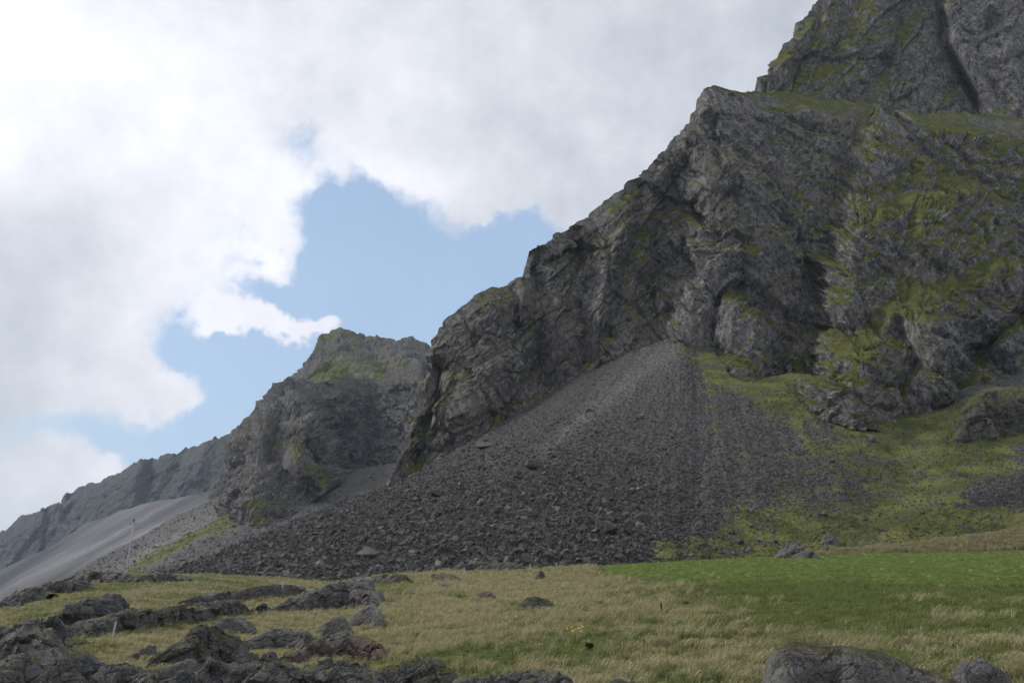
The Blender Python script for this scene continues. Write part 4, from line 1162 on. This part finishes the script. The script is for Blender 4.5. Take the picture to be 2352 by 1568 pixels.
def grass(name, label, P, gcol, gval, scl, idx, rz):
    me = bpy.data.meshes.new(name)
    n = len(P)
    me.vertices.add(n)
    me.vertices.foreach_set('co', np.asarray(P, np.float32).ravel())
    for nm, v in (('gcol', gcol), ('gval', gval), ('scl', scl), ('rz', rz)):
        set_attr(me, nm, v)
    a = me.attributes.new('idx', 'INT', 'POINT')
    a.data.foreach_set('value', np.asarray(idx, np.int32))
    o = add_obj(name, me, None, kind='stuff', label=label)
    ng = bpy.data.node_groups.new(name, 'GeometryNodeTree')
    ng.interface.new_socket('Geometry', in_out='INPUT', socket_type='NodeSocketGeometry')
    ng.interface.new_socket('Geometry', in_out='OUTPUT', socket_type='NodeSocketGeometry')
    N, L = ng.nodes, ng.links
    gi, go = N.new('NodeGroupInput'), N.new('NodeGroupOutput')
    ci = N.new('GeometryNodeCollectionInfo')
    ci.inputs['Collection'].default_value = protos
    ci.inputs['Separate Children'].default_value = True
    ci.inputs['Reset Children'].default_value = True
    iop = N.new('GeometryNodeInstanceOnPoints')
    iop.inputs['Pick Instance'].default_value = True

    def at(nm, typ='FLOAT'):
        x = N.new('GeometryNodeInputNamedAttribute')
        x.data_type = typ
        x.inputs['Name'].default_value = nm
        return x.outputs[0]
    cx = N.new('ShaderNodeCombineXYZ')
    L.new(at('rz'), cx.inputs[2])
    L.new(gi.outputs[0], iop.inputs['Points'])
    L.new(ci.outputs[0], iop.inputs['Instance'])
    L.new(at('idx', 'INT'), iop.inputs['Instance Index'])
    L.new(cx.outputs[0], iop.inputs['Rotation'])
    L.new(at('scl'), iop.inputs['Scale'])
    L.new(iop.outputs[0], go.inputs[0])
    md = o.modifiers.new('tufts', 'NODES')
    md.node_group = ng
    return o


NG = 60000
fi = rng.random(NG) * (NYM - 1.01)
fj = rng.random(NG) * (len(mx) - 1.01)
i0, j0 = fi.astype(int), fj.astype(int)
a, b = (fi - i0)[:, None], (fj - j0)[:, None]
Pg = Pm[i0, j0] * (1 - a) * (1 - b) + Pm[i0 + 1, j0] * a * (1 - b) + Pm[i0, j0 + 1] * (1 - a) * b + Pm[i0 + 1, j0 + 1] * a * b
lu, fl = lush[i0, j0], field[i0, j0]
keep = np.ones(NG, bool)
for (xa, xb, x_, ya, yb) in FOOT:
    inx = (Pg[:, 0] > xa) & (Pg[:, 0] < xb)
    t = np.clip((Pg[:, 0] - xa) / (xb - xa), 0, 1)
    yl = np.interp(t, np.linspace(0, 1, len(ya)), ya)
    yh = np.interp(t, np.linspace(0, 1, len(yb)), yb)
    keep &= ~(inx & (Pg[:, 1] > yl - 0.35) & (Pg[:, 1] < yh))
Pg, lu, fl = Pg[keep], lu[keep], fl[keep]
n = len(Pg)
clump = fbm(np.stack([Pg[:, 0] / 1.7, Pg[:, 1] / 1.3, 0 * lu], -1), 3, 91)
gc = lu + 0.0 + 0.20 * smooth01(to_view(Pg)[0], 1250, 1900) + 0.95 * clump + 0.85 * fbm(np.stack([Pg[:, 0] / 6, Pg[:, 1] / 4.5, 0 * lu], -1), 3, 92) + 0.12 * rng.normal(size=n)
gc = np.where(fl > 0.5, np.where(rng.random(n) < 0.025, 0.3, 1.3), np.minimum(gc, 0.95))
sc_ = (0.75 + 0.5 * rng.random(n)) * (1 + 1.1 * np.clip(-clump, -0.4, 0.6)) * np.where((gc > 0.6) & (fl < 0.5), 0.85, 1.0)
gx_, gy_ = to_view(Pg)
sc_ = sc_ * (0.46 + 0.20 * smooth01(gx_, 550, 950) + 0.26 * smooth01(gx_, 1000, 1700))
ix = np.where(fl > 0.5, rng.integers(6, 8, n), np.where(gc > 0.55, rng.integers(4, 6, n), rng.integers(0, 4, n)))
rzz = 0.5 * fbm(np.stack([Pg[:, 0] / 4, Pg[:, 1] / 4, 0 * lu], -1), 2, 93) * 4 + rng.normal(size=n) * 0.35 - 0.2
gv = 0.84 + 0.35 * rng.random(n) + 0.35 * clump
grass('meadow_grass', 'tan and green tussock grass of the meadow, combed over by the wind', Pg, gc, gv, sc_, ix, rzz)

it = np.argwhere((tanE > 0.5) & (E.px < 2500))
it = it[rng.integers(0, len(it), 7000)]
Pt = E.P[it[:, 0], it[:, 1]] + rng.normal(size=(7000, 3)) * np.array([0.5, 0.5, 0.0])
ct = fbm(np.stack([Pt[:, 0] / 3, Pt[:, 1] / 3, 0 * Pt[:, 0]], -1), 3, 95)
grass('bank_grass', 'dry brown grass on the bank behind the mown field', Pt, np.clip(0.15 + ct * 0.8, 0, 0.9), 0.75 + 0.3 * rng.random(7000), 1.2 + 0.4 * rng.random(7000), rng.integers(0, 4, 7000), rng.normal(size=7000) * 0.4)

# ------------------------------------------------------------------ posts, pole and wires
def plain(name, col, rough=0.7, nscale=6.0, var=0.35, metal=0.0):
    m = bpy.data.materials.new(name)
    m.use_nodes = True
    n = NT(m.node_tree)
    pos = n.node('ShaderNodeTexCoord').outputs['Object']
    f = n.noise(n.vm('MULTIPLY', pos, (1, 1, 0.15)), nscale, 5, 0.65)
    c = n.mix(f, tuple(x * (1 - var) for x in col), tuple(min(1, x * (1 + var)) for x in col))
    p = n.node('ShaderNodeBsdfPrincipled', {'Base Color': c, 'Roughness': rough, 'Metallic': metal})
    n.node('ShaderNodeOutputMaterial', {'Surface': p.outputs[0]})
    return m


M_POST = plain('weathered_white_post', (0.40, 0.40, 0.39))
M_WOOD = plain('dark_weathered_wood', (0.055, 0.050, 0.045), 0.9)
M_POLE = plain('grey_weathered_pole', (0.36, 0.36, 0.37), 0.85)
M_GLASSY = plain('green_insulator', (0.10, 0.30, 0.25), 0.25, var=0.15)
M_BLACK = plain('black_iron', (0.02, 0.02, 0.022), 0.5)
M_YELLOW = plain('yellow_marker', (0.55, 0.36, 0.05), 0.5, var=0.15)
M_WIRE = plain('grey_wire', (0.30, 0.30, 0.30), 0.5)


def tube(rings, seg=10):
    """rings: (centre, radius) -> closed tube vertices and faces"""
    V, F = [], []
    c = np.array([r[0] for r in rings], float)
    for k, (p, r) in enumerate(rings):
        tng = c[min(k + 1, len(c) - 1)] - c[max(k - 1, 0)]
        tng = tng / np.linalg.norm(tng)
        u = np.cross(tng, (0.0, 1.0, 0.01))
        u /= np.linalg.norm(u)
        v = np.cross(tng, u)
        for q in range(seg):
            t = 2 * math.pi * q / seg
            V.append(np.array(p) + r * (u * math.cos(t) + v * math.sin(t)))
    for k in range(len(rings) - 1):
        for q in range(seg):
            q2 = (q + 1) % seg
            F.append((k * seg + q, k * seg + q2, (k + 1) * seg + q2, (k + 1) * seg + q))
    V += [np.array(rings[0][0]), np.array(rings[-1][0])]
    a, b = len(V) - 2, len(V) - 1
    for q in range(seg):
        q2 = (q + 1) % seg
        F.append((a, q2, q, q))
        F.append((b, (len(rings) - 1) * seg + q, (len(rings) - 1) * seg + q2, (len(rings) - 1) * seg + q2))
    return V, F


def tube_mesh(name, rings, seg=10, smooth=True):
    V, F = tube(rings, seg)
    me = bpy.data.meshes.new(name)
    me.from_pydata([tuple(v) for v in V], [], [tuple(dict.fromkeys(f)) for f in F])
    for p in me.polygons:
        p.use_smooth = smooth
    return me


def post(x, yb, yt, label, mat=M_POST, rad=0.05, tilt=0.0, name='fence_post', group='fence posts in the grass'):
    g = seen_at(x, yb, BV)
    if g is None:
        g = Vector(W(np.array(x), np.array(yb), np.array(117.0)))
    h = (yb - yt) * g.y / FPX * 1024 / 2352
    r = max(rad, 0.0)
    me = tube_mesh(name, [((0, 0, -0.25), r), ((tilt * h * 0.4, 0.01, h * 0.4), r * 0.97), ((tilt * h * 0.96, 0, h * 0.96), r * 0.93), ((tilt * h, 0, h), r * 0.6)], 8, False)
    o = add_obj(name, me, mat, label=label, cat='post', group=group)
    o.location = g
    return o


post(257, 1465, 1428, 'white fence post standing alone in front of the long banded outcrop', tilt=0.16, rad=0.045)
post(647, 1364, 1335, 'white fence post between the green mound and the big tilted rock', tilt=0.10, rad=0.055)
post(988, 1337, 1319, 'white fence post beside the flat dark mossy rock', rad=0.06)
post(1066, 1322, 1303, 'tallest white fence post before the low dark rock wall', rad=0.06)
post(1105, 1321, 1311, 'shortest white fence post, in front of the low dark rock wall', rad=0.06)
post(1164, 1317, 1303, 'white fence post at the end of the low dark rock wall', rad=0.06)
post(1218, 1306, 1293, 'white fence post against the rubble, left of the last one', rad=0.06)
post(1278, 1303, 1291, 'last white fence post where the mown field begins', rad=0.06)
post(1521, 1413, 1385, 'dark weathered wooden stake leaning in the meadow', M_WOOD, 0.06, -0.06, 'wooden_stake', None)

YP = 122.0
pb = W(np.array(288.0), np.array(1330.0), np.array(YP))
pt = W(np.array(306.5), np.array(1200.0), np.array(YP))
L_ = float(np.linalg.norm(pt - pb))
ax_ = (pt - pb) / L_
root = bpy.data.objects.new('utility_pole', None)
COL.objects.link(root)
root.location = pb
root['label'] = 'slender grey leaning utility pole behind the skyline crags'
root['category'] = 'utility pole'
add_obj('pole', tube_mesh('pole', [(-ax_ * 2, 0.135), (ax_ * 0.0, 0.13), (ax_ * L_ * 0.5, 0.115), (ax_ * L_, 0.095)], 14), M_POLE, parent=root)
add_obj('marker_band', tube_mesh('marker_band', [(ax_ * L_ * 0.205, 0.14), (ax_ * L_ * 0.235, 0.139)], 14), M_YELLOW, parent=root)
tipv = ax_ * L_
ca = np.array([0.97, 0.24, 0.0])
add_obj('crossarm', tube_mesh('crossarm', [(tipv * 0.985 - ca * 0.52, 0.06), (tipv * 0.985 + ca * 0.52, 0.06)], 6), M_POLE, parent=root)
ins_pts = []
for s_2 in (-1, 1):
    b0 = tipv * 0.985 + ca * 0.42 * s_2
    add_obj('insulator', tube_mesh('insulator', [(b0 + np.array([0, 0, 0.04]), 0.05), (b0 + np.array([0, 0, 0.10]), 0.12), (b0 + np.array([0, 0, 0.17]), 0.08), (b0 + np.array([0, 0, 0.22]), 0.11), (b0 + np.array([0, 0, 0.30]), 0.04)], 12), M_GLASSY, parent=root)
    ins_pts.append(pb + b0 + np.array([0, 0, 0.30]))
add_obj('top_pin', tube_mesh('top_pin', [(tipv, 0.06), (tipv + ax_ * 0.35, 0.06), (tipv + ax_ * 0.45, 0.14), (tipv + ax_ * 0.65, 0.14), (tipv + ax_ * 0.75, 0.05)], 10), M_BLACK, parent=root)
for k, (p0, lab) in enumerate(zip(ins_pts, ('upper of two thin wires strung from the pole across the scree', 'lower of two thin wires strung from the pole across the scree'))):
    p1 = W(np.array(2760.0), np.array(1052.0), np.array(150.0)) + np.array([0, 0, 0.5 - 1.1 * k])
    pts = []
    for t in np.linspace(0, 1, 60):
        p = p0 * (1 - t) + p1 * t
        p[2] -= 4 * 4.2 * t * (1 - t)
        pts.append((p, 0.009))
    add_obj('power_wire', tube_mesh('power_wire', pts, 5), M_WIRE, label=lab, cat='wire', group='wires of the power line')

# ------------------------------------------------------------------ small plants
def leaf_mesh(name, nleaf, hgt, wid, spread):
    V, F = [], []
    for k in range(nleaf):
        a = random.uniform(0, 6.283)
        out = random.uniform(0.4, 1.0) * spread
        h = hgt * random.uniform(0.5, 1.0)
        cx_, sx_ = math.cos(a), math.sin(a)
        i_ = len(V)
        for t, wv in ((0, 0.15), (0.35, 0.8), (0.7, 1.0), (1.0, 0.05)):
            r = out * t
            z = h * math.sin(t * 1.9) if t < 0.9 else h * 0.85
            ww = wid * wv
            V += [(r * cx_ - ww * sx_, r * sx_ + ww * cx_, z), (r * cx_, r * sx_, z - ww * 0.3), (r * cx_ + ww * sx_, r * sx_ - ww * cx_, z)]
        for q in range(3):
            for s in (0, 1):
                u = i_ + q * 3 + s
                F.append((u, u + 1, u + 4, u + 3))
    me = bpy.data.meshes.new(name)
    me.from_pydata(V, [], F)
    return me


M_LEAF = plain('dark_leaf', (0.030, 0.075, 0.016), 0.5, 3.0)
M_PETAL = plain('yellow_petal', (0.75, 0.55, 0.02), 0.6, 3.0, 0.1)


def flower_head(me_name, r):
    V = [(0, 0, 0)]
    F = []
    for k in range(6):
        a = k * math.pi / 3
        V += [(0.75 * r * math.cos(a - 0.4), 0.75 * r * math.sin(a - 0.4), 0.25 * r), (r * math.cos(a), r * math.sin(a), 0.45 * r), (0.75 * r * math.cos(a + 0.4), 0.75 * r * math.sin(a + 0.4), 0.25 * r)]
        F += [(0, 1 + 3 * k, 2 + 3 * k, 3 + 3 * k)]
    me = bpy.data.meshes.new(me_name)
    me.from_pydata(V, [], F)
    return me


for (x, y, s_k, lab, fl_) in [(1377, 1393, 0.55, 'dark green leafy plant in tan grass left of the wooden stake', 0), (1577, 1395, 0.55, 'dark leafy plant with yellow blooms right of the wooden stake', 3), (1354, 1492, 0.4, 'low leafy plant with yellow blooms in the lower meadow', 4)]:
    g = seen_at(x, y, BV)
    pr = bpy.data.objects.new('leafy_plant', None)
    COL.objects.link(pr)
    pr.location = g
    pr['label'], pr['category'] = lab, 'plant'
    add_obj('leaves', leaf_mesh('leaves', 34, s_k * 0.9, 0.07, s_k * 0.8), M_LEAF, parent=pr)
    for q in range(fl_):
        f_o = add_obj('flower', flower_head('flower', 0.06), M_PETAL, parent=pr)
        f_o.location = (random.uniform(-0.3, 0.3), random.uniform(-0.3, 0.1), s_k * 0.95)
for (x, y) in [(1302, 1464), (1311, 1461), (1315, 1470), (1319, 1466), (1330, 1463), (1337, 1459), (1334, 1470), (1271, 1464), (1185, 1432), (1170, 1443), (968, 1422), (2322, 1554), (2326, 1560), (1446, 1508)]:
    g = seen_at(x, y, BV)
    if g is None:
        continue
    pr = bpy.data.objects.new('meadow_flower', None)
    COL.objects.link(pr)
    pr.location = g
    pr['label'] = 'small yellow flower on a thin stem in the meadow grass'
    pr['category'] = 'flower'
    pr['group'] = 'yellow meadow flowers'
    add_obj('stem', tube_mesh('stem', [((0, 0, -0.05), 0.008), ((0.01, 0, 0.42), 0.006)], 5), M_LEAF, parent=pr)
    hd = add_obj('bloom', flower_head('bloom', 0.07), M_PETAL, parent=pr)
    hd.location = (0.01, 0, 0.42)
    hd.rotation_euler = (0.5, 0, random.uniform(0, 1))

# ------------------------------------------------------------------ spray blown up from the fall on the wet cliff
def spray():
    c = W(np.array(838.0), np.array(852.0), np.array(655.0))
    bm = bmesh.new()
    bmesh.ops.create_icosphere(bm, subdivisions=3, radius=1.0)
    me = bpy.data.meshes.new('mist')
    bm.to_mesh(me)
    bm.free()
    m = bpy.data.materials.new('water_spray')
    m.use_nodes = True
    n = NT(m.node_tree)
    pos = n.node('ShaderNodeTexCoord').outputs['Object']
    q = n.vm('LENGTH', pos, out=1)
    d = n.m('MULTIPLY', n.step(q, 0.95, 0.2), n.step(n.noise(pos, 1.6, 4, 0.6, 0.6), 0.42, 0.75))
    v = n.node('ShaderNodeVolumePrincipled', {'Color': (0.95, 0.97, 1.0), 'Density': n.m('MULTIPLY', d, 0.030)})
    n.node('ShaderNodeOutputMaterial', {'Volume': v.outputs[0]})
    o = add_obj('mist', me, m, kind='stuff', label='faint white spray blowing up over the rim of the wet cliff')
    o.location = c
    o.scale = (28, 14, 14)
    o.rotation_euler = (0, 0.45, 0)


spray()


# ------------------------------------------------------------------ hazy air
def haze_box():
    top = max(float(np.max(o.P[..., 2])) for o in (C, Dm, Pk, Am, Bm)) + 12
    v = [(x, y, z) for z in (zl - 1.5, top) for x, y in ((-9200, -700), (9200, -700), (9200, 9200), (-9200, 9200))]
    me = mesh_from('haze', v, [(3, 2, 1, 0), (4, 5, 6, 7), (0, 1, 5, 4), (1, 2, 6, 5), (2, 3, 7, 6), (3, 0, 4, 7)])
    m = bpy.data.materials.new('hazy_air')
    m.use_nodes = True
    n = NT(m.node_tree)
    v = n.node('ShaderNodeVolumePrincipled', {'Color': (0.66, 0.82, 1.0), 'Density': 0.000055, 'Anisotropy': 0.2})
    n.node('ShaderNodeOutputMaterial', {'Volume': v.outputs[0]})
    add_obj('haze', me, m, kind='stuff', label='thin pale haze lying in the air over the whole place')


haze_box()
